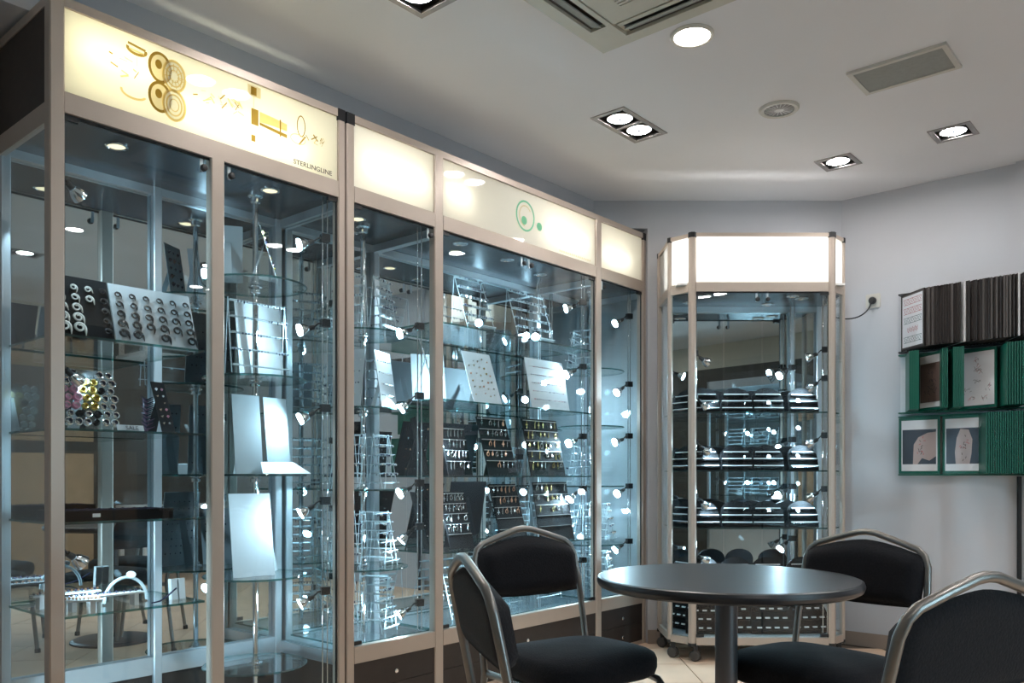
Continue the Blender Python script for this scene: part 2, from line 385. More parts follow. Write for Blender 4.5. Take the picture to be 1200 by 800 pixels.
def ceil_lamp(parent, x, y, z, lit):
    r = MB().lathe([(.038, 0), (.038, -.004), (.030, -.006), (.028, -.002)], 24).obj('ceiling_lamp', 'chrome', parent, (x, y, z))
    MB().lathe([(.0001, -.0025), (.028, -.003)], 24).obj('lamp_disc', 'spot_dim' if lit else 'reflector', r)
# ---------------------------------------------------------------- cabinet 1 (watch sign)
A0, A1, AM = 1.015, 2.148, 1.580
c1 = thing('display_cabinet', 'tall glass display cabinet with lit watch drawing sign and dark brown side', 'display cabinet', W(A0, VF), ANG)
wd = A1-A0; md = AM-A0; pw = .045
post(c1, 0, pw, 0, .045, 0, ZT); post(c1, wd-pw+.012, wd, 0, .045, 0, ZT)
post(c1, md-.026, md+.026, 0, .04, .10, ZG1)
for nm, z0, z1, in (('bottom_rail', .03, .10), ('middle_rail', ZG1, ZR1), ('top_rail', ZF1, ZT)):
    box(nm, 'alu_warm_lit', pw, wd-pw+.012, .002, .042, z0, z1, c1)
cap(c1, wd-.036, wd+.001, -.001, .046, ZT-.045, ZT+.002)
p1 = lightbox(c1, pw, wd-pw+.012, .004, .2, ZR1, ZF1, 'opal_yellow', [(.09, .34, .075, 2.40), (.42, .95, .075, 2.315)], 'tube_yellow')
m = MB(); m.box(pw, wd-.04, .22, .23, ZR1, ZF1); m.box(pw, wd-.04, .045, .22, ZR1-.01, ZR1+.004); m.box(pw, .05, .03, .22, ZR1, ZF1); m.box(wd-.042, wd-.036, .03, .22, ZR1, ZF1)
m.box(pw, wd-.04, .125, D, ZF1+.015, ZF1+.025); m.box(pw, .45, .04, .125, ZF1+.015, ZF1+.025); m.box(.45, wd-.04, .04, .100, ZF1+.015, ZF1+.025); m.box(.95, wd-.04, .08, .125, ZF1+.015, ZF1+.025)
m.obj('light_housing', 'white_box_in', c1)
box('inner_ceiling', 'cab_ceiling', .01, wd-.01, .03, D, ZG1+.0, ZG1+.025, c1)
for x, y, lit in ((.27, .15, 1), (.87, .14, 1)): ceil_lamp(c1, x, y, ZG1, lit)
# sides: glass, rails, brown panel at the sign's level
for xs in (0.006, wd-.012):
    box('side_glass', 'glass', xs, xs+.006, .045, D-.03, .30, ZG1-.02, c1)
    for z0, z1 in ((.25, .30), (ZG1-.035, ZG1+.03), (ZF1, ZT)): box('side_rail', 'alu_warm_lit' if xs < .1 else 'alu_in', xs-.004, xs+.014, .04, D-.005, z0, z1, c1)
    box('side_panel', 'brown_panel', xs, xs+.008, .045, D-.005, ZR1-.03, ZF1, c1)
    box('base_side', 'dark_wood', xs, xs+.008, .045, D-.005, .02, .25, c1)
for x in (.005, md-.020, wd-.038):
    post(c1, x, x+.034, D-.036, D-.006, .05, ZG1, 'alu_in', 'back_post')
m = MB().box(.02, wd-.02, D-.03, D-.008, ZG1-.03, ZG1).obj('back_rail', 'alu_in', c1)
m = MB().box(.02, wd-.02, D-.03, D-.008, .25, .32).obj('back_rail', 'alu_in', c1)
box('mirror', 'mirror', .004, wd-.004, D-.006, D, .30, ZG1, c1)
box('base_back', 'dark_wood', .01, wd-.01, D-.02, D, .02, .25, c1)
box('base_board', 'dark_wood', .01, wd-.01, .03, D, .04, .085, c1)
door(c1, pw, md-.026, .012, .10, ZG1, -1); door(c1, md+.026, wd-pw+.012, .012, .10, ZG1, 1)
for z in (1.48, 1.18, .88, .58): shelf(c1, .03, md-.03, .04, D-.04, z)
CAR1 = (1.878-A0, .235)
carousel(c1, *CAR1, .085, ZG1, (1.80, 1.42, 1.035, .63, .27), .205)
rods(c1, wd-.05, .07, .085, ZG1)
for z in (2.01, 1.66, 1.31, .93, .56): spot(c1, wd-.05, .07, z, math.pi-.25+random.uniform(-.1, .1), -.25-.5*random.random(), .55)
rods(c1, .055, .10, .085, ZG1)
for z, hd in ((2.01, .3), (1.40, .4), (.80, .2), (.34, .3)): spot(c1, .055, .10, z, hd, -.6, .45)
# ---------------------------------------------------------------- sign print on cabinet 1
yp = .004+.0055
def disc(m, cx, cz, rx, rz, mi, y=yp, n=20, tilt=0): 
    m.add([(cx+rx*math.cos(2*math.pi*k/n)*math.cos(tilt)-rz*math.sin(2*math.pi*k/n)*math.sin(tilt), y, cz+rx*math.cos(2*math.pi*k/n)*math.sin(tilt)+rz*math.sin(2*math.pi*k/n)*math.cos(tilt)) for k in range(n)], [tuple(range(n))], mi)
def ring(m, cx, cz, rx, rz, wdt, mi, y=yp, n=28, a0=0, a1=2*math.pi):
    vs = []; 
    for k in range(n+1):
        a = a0+(a1-a0)*k/n; vs += [(cx+rx*math.cos(a), y, cz+rz*math.sin(a)), (cx+(rx-wdt)*math.cos(a), y, cz+(rz-wdt)*math.sin(a))]
    m.add(vs, [(2*k, 2*k+2, 2*k+3, 2*k+1) for k in range(n)], mi)
def bar(m, x0, z0, x1, z1, wdt, mi, y=yp):
    d = Vector((x1-x0, 0, z1-z0)).normalized()*wdt/2; nx, nz = -d.z, d.x
    m.add([(x0+nx, y, z0+nz), (x1+nx, y, z1+nz), (x1-nx, y, z1-nz), (x0-nx, y, z0-nz)], [(0, 1, 2, 3)], mi)
m = MB()
for zc in (2.425, 2.325):
    disc(m, .355, zc, .040, .050, 2); ring(m, .355, zc, .042, .053, .010, 0, yp-.0004); disc(m, .350, zc+.01, .012, .016, 0, yp-.0004)
    disc(m, .405, zc-.012, .040, .052, 3, yp-.0008); ring(m, .405, zc-.012, .044, .056, .009, 1, yp-.0012); ring(m, .405, zc-.012, .030, .038, .005, 1, yp-.0012); ring(m, .405, zc-.012, .018, .022, .003, 1, yp-.0012)
for k in range(12):
    a = k*.55; bar(m, .405+.012*math.cos(a), 2.413+.014*math.sin(a), .405+.034*math.cos(a), 2.413+.042*math.sin(a), .003, 1, yp-.0012)
ring(m, .275, 2.455, .036, .020, .010, 0, n=18, a0=math.pi*.9, a1=2.1*math.pi); bar(m, .245, 2.47, .305, 2.462, .008, 0); bar(m, .25, 2.452, .30, 2.448, .006, 1); bar(m, .275, 2.43, .275, 2.40, .002, 2)
ring(m, .265, 2.31, .045, .025, .008, 1, n=18, a0=math.pi*.95, a1=1.9*math.pi)
R2 = random.Random(3)
def scraps(x0, x1, z0, z1, n):
    for k in range(n):
        a, b = R2.uniform(x0, x1), R2.uniform(z0, z1); t_ = R2.uniform(-1.2, 1.2); l = R2.uniform(.006, .017)
        bar(m, a-l*math.cos(t_), b-l*math.sin(t_), a+l*math.cos(t_), b+l*math.sin(t_), R2.uniform(.002, .006), R2.choice((0, 1, 2)))
scraps(.17, .30, 2.33, 2.42, 9); scraps(.48, .64, 2.36, 2.41, 15); scraps(.64, .70, 2.35, 2.41, 8); scraps(.95, 1.03, 2.355, 2.385, 9)
m.add([(.665, yp, 2.462), (.745, yp, 2.462), (.745, yp, 2.482+.02), (.665, yp, 2.482+.02)][:0] or [(.69, yp, 2.45), (.745, yp, 2.45), (.745, yp, 2.49), (.69, yp, 2.49)], [(0, 1, 2, 3)], 2)
m.add([(.703, yp-.0004, 2.455), (.727, yp-.0004, 2.455), (.727, yp-.0004, 2.485), (.703, yp-.0004, 2.485)], [(0, 1, 2, 3)], 0)
bar(m, .715, 2.45, .715, 2.40, .002, 1); m.add([(.705, yp, 2.345), (.735, yp, 2.345), (.735, yp, 2.405), (.705, yp, 2.405)], [(0, 1, 2, 3)], 0)
m.add([(.705, yp, 2.282), (.722, yp, 2.282), (.722, yp, 2.306), (.705, yp, 2.306)], [(0, 1, 2, 3)], 0)
m.add([(.74, yp, 2.362), (.80, yp, 2.366), (.86, yp, 2.364), (.86, yp, 2.392), (.80, yp, 2.398), (.74, yp, 2.402)], [(0, 1, 2, 3, 4, 5)], 1)
m.add([(.74, yp, 2.352), (.86, yp, 2.338), (.86, yp, 2.352), (.74, yp, 2.362)], [(0, 1, 2, 3)], 0); bar(m, .83, 2.335, .83, 2.40, .006, 0, yp-.0004)
ring(m, .925, 2.405, .020, .042, .004, 0); ring(m, .91, 2.35, .035, .020, .003, 1); bar(m, .915, 2.33, .945, 2.37, .006, 0)
o = m.obj('watch_print', ['gold_print', 'gold_print_light', 'pale_print', 'opal_yellow'], p1); o['kind'] = 'stuff'
def text(body, size, mat, parent, loc, rot, name='lettering', sx=1):
    cu = bpy.data.curves.new(name, 'FONT'); cu.body = body; cu.size = size; cu.extrude = .0004; cu.align_x = 'RIGHT'
    o = bpy.data.objects.new('tmp_text', cu); COL.objects.link(o); me = bpy.data.meshes.new_from_object(o.evaluated_get(bpy.context.evaluated_depsgraph_get()))
    bpy.data.objects.remove(o); me.materials.clear(); me.materials.append(MATS[mat]); r = link(name, me, parent, loc); r.rotation_euler = rot; r.scale = (sx, 1, 1); return r
text('STERLINGLINE', .026, 'ink_dark', p1, (wd-.060, yp-.001, 2.250), (math.pi/2, 0, 0), sx=1.1)
# ---------------------------------------------------------------- cabinet 2 (long, three bays)
B0, B1 = 2.156, 4.462
S1, S2 = 2.685-B0, 3.957-B0
c2 = thing('display_cabinet', 'long three-bay glass display cabinet with lit cream sign and dark drawers', 'display cabinet', W(B0, VF), ANG)
wd = B1-B0
post(c2, 0, .040, 0, .045, 0, ZT); post(c2, wd-.035, wd, 0, .045, 0, ZT)
for s in (S1, S2): post(c2, s-.027, s+.027, 0, .042, 0, ZT-.03)
segs = [(.040, S1-.027), (S1+.027, S2-.027), (S2+.027, wd-.035)]
box('top_rail', 'alu_warm_lit', .035, wd-.03, .0, .044, ZF1, ZT, c2)
for a, b in segs:
    box('middle_rail', 'alu_warm_lit', a, b, .001, .041, ZG1, ZR1, c2)
    box('base_rail', 'alu_warm_lit', a, b, .001, .041, .25, ZG0, c2)
    box('plinth', 'alu_warm_lit', a, b, .003, .041, 0, .022, c2)
cap(c2, -.001, .041, -.001, .046, ZT-.045, ZT+.002); cap(c2, wd-.036, wd+.001, -.001, .046, ZT-.040, ZT+.002)
tubes = [[(.10, .46, .065, 2.36)], [(.02+S1+.03, S1+.22, .065, 2.37), (S2-.46, S2-.10, .065, 2.345)], [(S2+.06, wd-.16, .065, 2.33)]]
P2 = [lightbox(c2, a, b, .004, .2, ZR1, ZF1, 'opal_cream', tb, 'tube_cream') for (a, b), tb in zip(segs, tubes)]
m = MB(); m.box(.04, wd-.03, .20, .21, ZR1, ZF1); m.box(.04, wd-.03, .045, .20, ZR1-.01, ZR1+.004); m.box(.04, wd-.03, .03, D, ZF1+.012, ZF1+.022); m.box(.036, .042, .03, .2, ZR1, ZF1); m.box(wd-.036, wd-.03, .03, .2, ZR1, ZF1)
m.obj('light_housing', 'white_box_in', c2)
# emblem print on the wide sign: green swirl, faint lettering marks
m = MB(); yy = .0095; cx = S1+.625; cz = 2.375
ring(m, cx, cz, .075, .080, .010, 0, yy); ring(m, cx, cz, .05, .055, .006, 1, yy, a0=.6, a1=4.6); disc(m, cx-.01, cz-.025, .022, .022, 0, yy-.0003); disc(m, cx+.115, cz-.03, .022, .022, 0, yy)
m.obj('emblem_print', ['green_print', 'pale_print'], P2[1])
m = MB()
for k in range(16): m.add([(S2-.36+k*.0185, yy, 2.250), (S2-.36+k*.0185+.010, yy, 2.250), (S2-.36+k*.0185+.010, yy, 2.260), (S2-.36+k*.0185, yy, 2.260)], [(0, 1, 2, 3)])
m.obj('small_print', 'pale_print', P2[1])
for (a, b) in ((.02, S1), (S1, S2), (S2, wd-.02)):
    box('inner_ceiling', 'cab_ceiling', a, b, .03, D, ZG1, ZG1+.025, c2)
    box('floor_glass', ['glass', 'glass_edge'], a+.01, b-.01, .045, D-.035, .315, .323, c2, 1)
    box('base_board', 'alu_in', a, b, .045, D-.01, .24, .262, c2)
for x, y, lit in ((.19, .17, 1), (S1+.24, .10, 0), (S1+.33, .22, 1), (S1+.62, .13, 0), (S1+.98, .2, 0), (.30, .36, 0)): ceil_lamp(c2, x, y, ZG1, lit)
for s in (S1, S2): box('cross_beam', 'alu_in', s-.018, s+.018, .042, D-.01, ZG1-.036, ZG1-.001, c2); box('cross_beam', 'alu_in', s-.018, s+.018, .042, D-.01, .262, .31, c2)
for xs in (.006, wd-.014):
    box('side_glass', 'glass', xs, xs+.006, .045, D-.03, .30, ZG1-.02, c2)
    for z0, z1 in ((.25, .30), (ZG1-.035, ZG1-.001)): box('side_rail', 'alu_in', xs-.004, xs+.014, .046, D-.005, z0, z1, c2)
for x in (.006, S1-.018, S2-.018, wd-.042): post(c2, x, x+.036, D-.038, D-.006, .05, ZG1, 'alu_in', 'back_post')
for a, b in ((.04, S1-.018), (S1+.018, S2-.018), (S2+.018, wd-.042)):
    box('back_rail', 'alu_in', a, b, D-.03, D-.008, ZG1-.032, ZG1-.001, c2); box('back_rail', 'alu_in', a, b, D-.03, D-.008, .262, .32, c2)
box('mirror', 'mirror', .004, wd-.004, D-.006, D, .26, ZG1, c2)
door(c2, segs[0][0], segs[0][1], .012, ZG0, ZG1, -1)
mid = (segs[1][0]+segs[1][1])/2
door(c2, segs[1][0], mid-.001, .012, ZG0, ZG1, -1); door(c2, mid+.001, segs[1][1], .012, ZG0, ZG1, 1)
door(c2, segs[2][0], segs[2][1], .012, ZG0, ZG1, 1)
for a, b in segs:
    for z0, z1 in ((.136, .249), (.023, .134)):
        d_ = box('drawer', 'dark_wood', a+.001, b-.001, .006, .030, z0, z1, c2)
        MB().lathe([(.010, .004), (.010, -.004), (.007, -.007), (.0001, -.007)], 14).obj('lock', 'chrome', d_, ((a+b)/2, .004, (z0+z1)/2-.01)).rotation_euler = (-math.pi/2, 0, 0)
        d_.children[-1].rotation_euler = (-math.pi/2, 0, 0)
CZ = (1.67, 1.33, .97, .62)
CARA, CARB = (2.43-B0, .235), (4.205-B0, .235)
carousel(c2, *CARA, .323, ZG1, CZ, .205); carousel(c2, *CARB, .323, ZG1, CZ, .205)
SZ = (1.75, 1.39, 1.03, .67)
for z in SZ: shelf(c2, S1+.025, S2-.025, .035, D-.045, z)
for x, zs in ((S1-.055, (1.72, 1.40, 1.0, .80, .45)), (S2-.055, (2.03, 1.66, 1.26, .96, .55)), (wd-.075, (2.02, 1.28, .97, .63, 1.60))):
    rods(c2, x, .075, .323, ZG1)
    for z in zs: spot(c2, x, .075, z, math.pi-.2-.4*random.random(), -.3-.5*random.random(), .5)
for x, zs in ((S1+.055, (1.95, 1.58, 1.22, .86, .5)), (S2-.06, (1.9, 1.55, 1.15)), (S2+.06, (1.5, .85))):  # rear spots of the end bay are added to brighten its side wall
    yb = .075 if x < 1 else D-.08
    rods(c2, x, yb, .323, ZG1)
    for z in zs: spot(c2, x, yb, z, (.7 if x < 1 else math.pi+.5 if x < S2 else -.35), -.5, .5)
# ---------------------------------------------------------------- octagonal corner cabinet
OX0, OX1, OY, OB = 1.0016, 1.776, 4.63, 5.10
OC = ((OX0+OX1)/2, OY)
c3 = thing('display_cabinet', 'octagonal glass display cabinet on castors with blank glowing white sign', 'display cabinet', (OC[0], OC[1], 0))
hw = (OX1-OX0)/2; ch_ = .1145
PV = [(-hw-ch_, OB-OY), (-hw-ch_, ch_), (-hw, 0), (hw, 0), (hw+ch_, ch_), (hw+ch_, OB-OY)]
OG0, OG1, OR1, OF1, OT = .135, 2.055, 2.107, 2.36, 2.38
def seg_box(mb, p, q, t0, t1, z0, z1, inset=0):
    d = Vector((q[0]-p[0], q[1]-p[1])); L = d.length; d.normalize(); n = Vector((-d.y, d.x))
    a = Vector(p)+d*inset; b = Vector(q)-d*inset
    mb.prism([tuple(a+n*t0), tuple(b+n*t0), tuple(b+n*t1), tuple(a+n*t1)], z0, z1)
for i in range(6):
    r = .022 if i in (2, 3) else .015
    cxp = Vector(PV[i]) + Vector((0 if i in (2, 3) else (r*.8 if i < 2 else -r*.8), r*.8 if i not in (0, 5) else -r*.5))
    n8 = [(cxp.x+r*math.cos(a*math.pi/4+math.pi/8), cxp.y+r*math.sin(a*math.pi/4+math.pi/8)) for a in range(8)]
    MB().prism(n8, .095, OT, sm=False).obj('post', 'alu_warm_lit', c3)
    n8 = [(cxp.x+(r+.002)*math.cos(a*math.pi/4+math.pi/8), cxp.y+(r+.002)*math.sin(a*math.pi/4+math.pi/8)) for a in range(8)]
    MB().prism(n8, OT-.026, OT+.003).obj('corner_cap', 'black_plastic', c3)
    MB().prism(n8, .088, .105).obj('corner_cap', 'black_plastic', c3)
for i in range(5):
    p, q = PV[i], PV[i+1]; ins = .02 if i == 2 else .012
    for nm, z0, z1, t1 in (('bottom_rail', .095, OG0, .025), ('middle_rail', OG1, OR1, .025), ('top_rail', OF1, OT, .025)):
        mb = MB(); seg_box(mb, p, q, .004, t1, z0, z1, ins); mb.obj(nm, 'alu_warm_lit', c3)
    d2 = (Vector(q)-Vector(p)).normalized(); n2 = Vector((-d2.y, d2.x))*.012; a2 = Vector(p)+d2*ins+n2; b2 = Vector(q)-d2*ins+n2
    MB().add([(*a2, OR1), (*b2, OR1), (*b2, OF1), (*a2, OF1)], [(0, 1, 2, 3)]).obj('sign_panel', 'opal_white', c3)
    if i != 2:
        mb = MB(); seg_box(mb, p, q, .010, .015, OG0, OG1, ins); mb.obj('side_glass', 'glass', c3)
door(c3, -hw+.018, -.001, .010, OG0, OG1, -1); door(c3, .001, hw-.018, .010, OG0, OG1, 1)
PI_ = [(-hw-ch_+.03, OB-OY-.045), (-hw-ch_+.03, ch_+.01), (-hw+.01, .03), (hw-.01, .03), (hw+ch_-.03, ch_+.01), (hw+ch_-.03, OB-OY-.045)]
for z in (1.387, 1.06, .74, .42): MB().prism(PI_, z-.004, z+.004, 0, 1).obj('glass_shelf', ['glass', 'glass_edge'], c3)
MB().prism(PI_, OG1-.004, OG1+.03).obj('inner_ceiling', 'cab_ceiling', c3)
MB().prism(PI_, .105, .140).obj('base_board', 'alu_in', c3)
for x, y in ((-.30, .09), (.20, .10), (.27, .16), (.13, .33), (-.35, .27)): ceil_lamp(c3, x, y, OG1-.004, 0)
box('mirror', 'mirror', -hw-ch_+.02, hw+ch_-.02, 5.065-OY, 5.072-OY, OG0, OG1, c3)
box('back_panel', 'alu_warm_lit', -hw-ch_, hw+ch_, 5.074-OY, 5.090-OY, .10, OT, c3)
for x in (-hw-ch_+.02, hw+ch_-.055, hw-.10): post(c3, x, x+.03, 5.035-OY, 5.062-OY, OG0, OG1, 'alu_in', 'back_post')
box('back_rail', 'alu_in', -hw-.08, hw+.08, 5.04-OY, 5.062-OY, OG1-.035, OG1-.004, c3)
m = MB(); m.prism([(-hw-.08, .122), (hw+.08, .122), (hw+.08, OB-OY-.03), (-hw-.08, OB-OY-.03)], OT-.02, OT-.012); m.box(-hw-.01, hw+.01, .028, .102, OT-.02, OT-.012); m.box(-hw-.08, hw+.08, .30, .31, OR1, OT-.02); m.box(-hw-.08, hw+.08, .03, .30, OR1-.012, OR1); m.obj('light_housing', 'white_box_in', c3)
for zz in (2.19, 2.28): MB().tube([(-hw-.02, .115, zz), (hw+.02, .115, zz)], .013, 10).obj('light_tube', 'tube_white', c3)
for px_, py_ in ((-hw-ch_+.02, .42), (-hw-ch_+.03, ch_+.02), (-hw+.02, .03), (hw-.02, .03), (hw+ch_-.03, ch_+.02), (hw+ch_-.02, .42)):
    k = MB(); k.tube([(px_-.010, py_-.014, .031), (px_-.007, py_-.010, .031), (px_-.001, py_-.002, .031)], [.024, .031, .031], 20); k.tube([(px_+.001, py_+.002, .031), (px_+.007, py_+.010, .031), (px_+.010, py_+.014, .031)], [.031, .031, .024], 20); k.obj('castor', 'rubber', c3)
    MB().box(px_-.012, px_+.012, py_-.012, py_+.012, .055, .096).obj('castor_fork', 'black_plastic', c3.children[-1])
for x, y, hd, zs in ((-hw+.02, .06, .5, (1.72, 1.48, 1.22, .92, .60)), (hw-.02, .06, math.pi-.5, (1.74, 1.58, 1.26, .96)), (hw-.10, .37, math.pi+.25, (1.68, 1.52, 1.25, .97, .66))):
    rods(c3, x, y, OG0, OG1)
    for z in zs: spot(c3, x, y, z, hd+random.uniform(-.2, .2), -.3-.4*random.random(), .45)
# ================================================================== TABLE AND CHAIRS
t = thing('round_table', 'round black table with a grey metal column', 'table', (.644, 2.513, 0))
MB().lathe([(.0001, .697), (.372, .697), (.383, .703), (.387, .713), (.387, .719), (.384, .727), (.377, .730), (.0001, .730)], 96).obj('tabletop', 'table_top', t)
MB().lathe([(.10, .697), (.10, .690), (.034, .684), (.033, .66), (.033, .03)], 32).obj('column', 'pole_grey', t)
MB().lathe([(.24, 0), (.24, .012), (.22, .020), (.04, .030), (.033, .034)], 48).obj('foot', 'pole_grey', t)
def chair(label, x, y, fx, fy):
    rz = math.atan2(fy, fx)-math.pi/2
    t = thing('stacking_chair', label, 'chair', (x, y, 0), rz, 'black stacking chairs round the table')
    lean = lambda z: -.02-.20*max(0, z-.45)
    def arc(p, q, r_, n=5): return [Vector(p).lerp(Vector(q), k/n) for k in range(n+1)]
    # back frame: legs, posts, shoulders and peaked top in one tube
    half = [(.205, -.085, 0), (.212, -.035, .25), (.214, -.012, .40), (.215, lean(.55), .55), (.214, lean(.68), .68), (.208, lean(.755), .755), (.195, lean(.787), .787), (.172, lean(.805), .805), (.10, lean(.828), .828), (.03, lean(.848), .848)]
    path = half + [(0, lean(.851), .851)] + [(-a, b, z) for a, b, z in reversed(half)]
    MB().tube(path, .0108, 12).obj('back_frame', 'steel_tube', t)
    # pad
    n, q = 18, 10; m = MB(); vs = []
    for s in (0, 1):
        for i in range(n+1):
            a = -1+2*i/n
            top = .782+.045*(1-abs(a)**1.6); bot = .632-.006*(1-a*a)
            for j in range(q+1):
                z = bot+(top-bot)*j/q
                e = min(1, (1-abs(a))*7)**.5*min(1, min(j, q-j)/q*5)**.5
                yy_ = lean(z)+.004 + (.042*e if s else -.012*e)
                wv = .206*(1-.03*(1-j/q))
                vs.append((a*wv, yy_, z))
    def id_(s, i, j): return s*(n+1)*(q+1)+i*(q+1)+j
    fs = []
    for i in range(n):
        for j in range(q):
            fs.append((id_(0, i, j), id_(0, i+1, j), id_(0, i+1, j+1), id_(0, i, j+1))); fs.append((id_(1, i, j), id_(1, i, j+1), id_(1, i+1, j+1), id_(1, i+1, j)))
    for i in range(n):
        for j in (0, q): fs.append((id_(0, i, j), id_(1, i, j), id_(1, i+1, j), id_(0, i+1, j)) if j == 0 else (id_(0, i, j), id_(0, i+1, j), id_(1, i+1, j), id_(1, i, j)))
    for j in range(q):
        fs.append((id_(0, 0, j), id_(0, 0, j+1), id_(1, 0, j+1), id_(1, 0, j))); fs.append((id_(0, n, j), id_(1, n, j), id_(1, n, j+1), id_(0, n, j+1)))
    m.add(vs, fs, 0, True); m.obj('backrest', 'fabric', t)
    # seat: rounded slab with a domed top
    m = MB(); seg = 48; prof = [(0.0, .405), (.90, .405), (.97, .414), (1.0, .435), (1.0, .460), (.975, .477), (.90, .487), (.7, .495), (.35, .499), (0.0, .500)]
    vs = []
    for r_, z in prof:
        for k in range(seg):
            a = 2*math.pi*k/seg; ca, sa = math.cos(a), math.sin(a); ex = .46
            px_ = .222*r_*math.copysign(abs(ca)**ex, ca); py_ = .193+.193*r_*math.copysign(abs(sa)**ex, sa)
            dz = -.018*max(0, (py_-.30)/.11)**2 if z > .46 else 0
            vs.append((px_*(1-.06*max(0, (.2-py_)/.2)), py_, z+dz))
    m.add(vs, [(i*seg+k, i*seg+(k+1) % seg, (i+1)*seg+(k+1) % seg, (i+1)*seg+k) for i in range(len(prof)-1) for k in range(seg)], 0, True)
    m.obj('seat', 'fabric', t)
    for s in (-1, 1):
        MB().tube([(s*.205, -.01, .396), (s*.205, .10, .397), (s*.205, .31, .398), (s*.206, .345, .392), (s*.207, .365, .372), (s*.208, .372, .34), (s*.215, .415, 0)], .0115, 10).obj('front_leg', 'steel_tube', t)
        for yy_, xx in ((-.085, .205), (.415, .215)): MB().lathe([(.016, 0), (.016, .022), (.013, .026)], 10, (s*xx, yy_, 0)).obj('foot_cap', 'black_plastic', t)
    MB().tube([(-.207, .12, .394), (.207, .12, .394)], .009, 8).obj('stretcher', 'steel_tube', t)
    return t
chair('black stacking chair standing before the long cabinet\'s wide bay', .095, 2.80, .566, -.824)
chair('black stacking chair facing the table from the watch-sign cabinet side', -.012, 1.88, .965, .26)
chair('black stacking chair between the table and the octagonal cabinet', 1.069, 2.648, -.80, -.60)
chair('black stacking chair on the table side farthest from the glass cabinets', .805, 1.585, -.45, .89)
# ================================================================== MERCHANDISE
def R(u, v, z): return W(u, v, z)
def lean_M(l): return Matrix.Rotation(-l, 4, 'X')     # top tips back (+y)
STUD = {}
def studs_mesh(key, w_, h_, rows, cols, mats, size, y, jitter=0, x0=.08, z0=.12, z1=.92, seed=1, l=0):
    rr_ = random.Random(seed); m = MB(); M = lean_M(l)
    for r_ in range(rows):
        for k in range(cols):
            if rr_.random() < .08: continue
            x = -w_/2+w_*(x0+(1-2*x0)*(k+.5)/cols)+rr_.uniform(-jitter, jitter); z = h_*(z0+(z1-z0)*(r_+.5)/rows)+rr_.uniform(-jitter, jitter)
            s = size*rr_.uniform(.7, 1.2); mi = rr_.randrange(len(mats))
            p = [(x, y, z+s), (x+s, y, z), (x, y, z-s), (x-s, y, z), (x, y-math.copysign(s*1.2, -y), z)]
            m.add([M @ Vector(q) for q in p], [(0, 1, 4), (1, 2, 4), (2, 3, 4), (3, 0, 4)], mi)
    return m
def card(u, v, z, w_, h_, label, rz=0, l=.30, mat='white_card', group=None, rows=0, cols=0, smats=('silver', 'gem_dark'), ssize=.004, back=False, name='earring_card', seed=1, jitter=0, cat='display card'):
    t = thing(name, label, cat, W(u, v, z), ANG+rz, group); M = lean_M(l)
    MB().box(-w_/2, w_/2, 0, .003, 0, h_, M=M).obj('card', mat, t)
    # easel strut behind
    m = MB(); zt = h_*.7*math.cos(l); m.add([(-.015, h_*.7*math.sin(l)+.003, zt), (.015, h_*.7*math.sin(l)+.003, zt), (.02, h_*.7*math.sin(l)+.035+.1*h_, 0), (-.02, h_*.7*math.sin(l)+.035+.1*h_, 0)], [(0, 1, 2, 3)]); m.obj('strut', mat, t)
    if rows:
        o = studs_mesh(0, w_, h_, rows, cols, smats, ssize, .0035 if back else -.0005, jitter, seed=seed, l=l).obj('ear_studs', list(smats), t); o['kind'] = 'stuff'
    return t
def acrylic(u, v, z, w_, h_, n, label, rz=0, l=.32, group=None, seed=1, full=True):
    """clear easel with ledges holding rows of tiny silver jewellery"""
    t = thing('acrylic_stand', label, 'jewelry stand', W(u, v, z), ANG+rz, group); M = lean_M(l)
    m = MB()
    for s in (-1, 1):
        m.tube([M @ Vector((s*w_/2, 0, 0)), M @ Vector((s*w_/2, 0, h_))], .0022, 5)
    zt = h_*math.cos(l); yt = h_*math.sin(l)
    for s in (-1, 1): m.tube([(s*w_/2, yt, zt), (s*w_/2, yt+.02, 0)], .0018, 5)
    m.obj('frame', 'acrylic_edge', t)
    rr_ = random.Random(seed)
    for k in range(n):
        zz = h_*(.10+.86*k/(n-1)) if n > 1 else h_*.5
        MB().box(-w_/2, w_/2, -.016, .002, zz-.0018, zz+.0018, M=M).obj('ledge', 'acrylic_edge', t)
        if full and k > 0:
            m = MB(); c_ = max(4, int(w_/.013))
            for i in range(c_):
                if rr_.random() < .2: continue
                x = -w_/2+w_*(i+.5)/c_; s = .0032*rr_.uniform(.7, 1.3); d = .010*rr_.uniform(.5, 1.6)
                m.add([M @ Vector(q) for q in ((x-s, -.017, zz), (x+s, -.017, zz), (x, -.019-s, zz-d*.5), (x, -.014, zz-d), (x, -.014+s, zz-d*.5))], [(0, 1, 2), (2, 1, 3), (0, 2, 3), (1, 0, 4)], rr_.randrange(2))
            o = m.obj('ear_studs', ['silver', 'gem_dark'], t); o['kind'] = 'stuff'
    return t
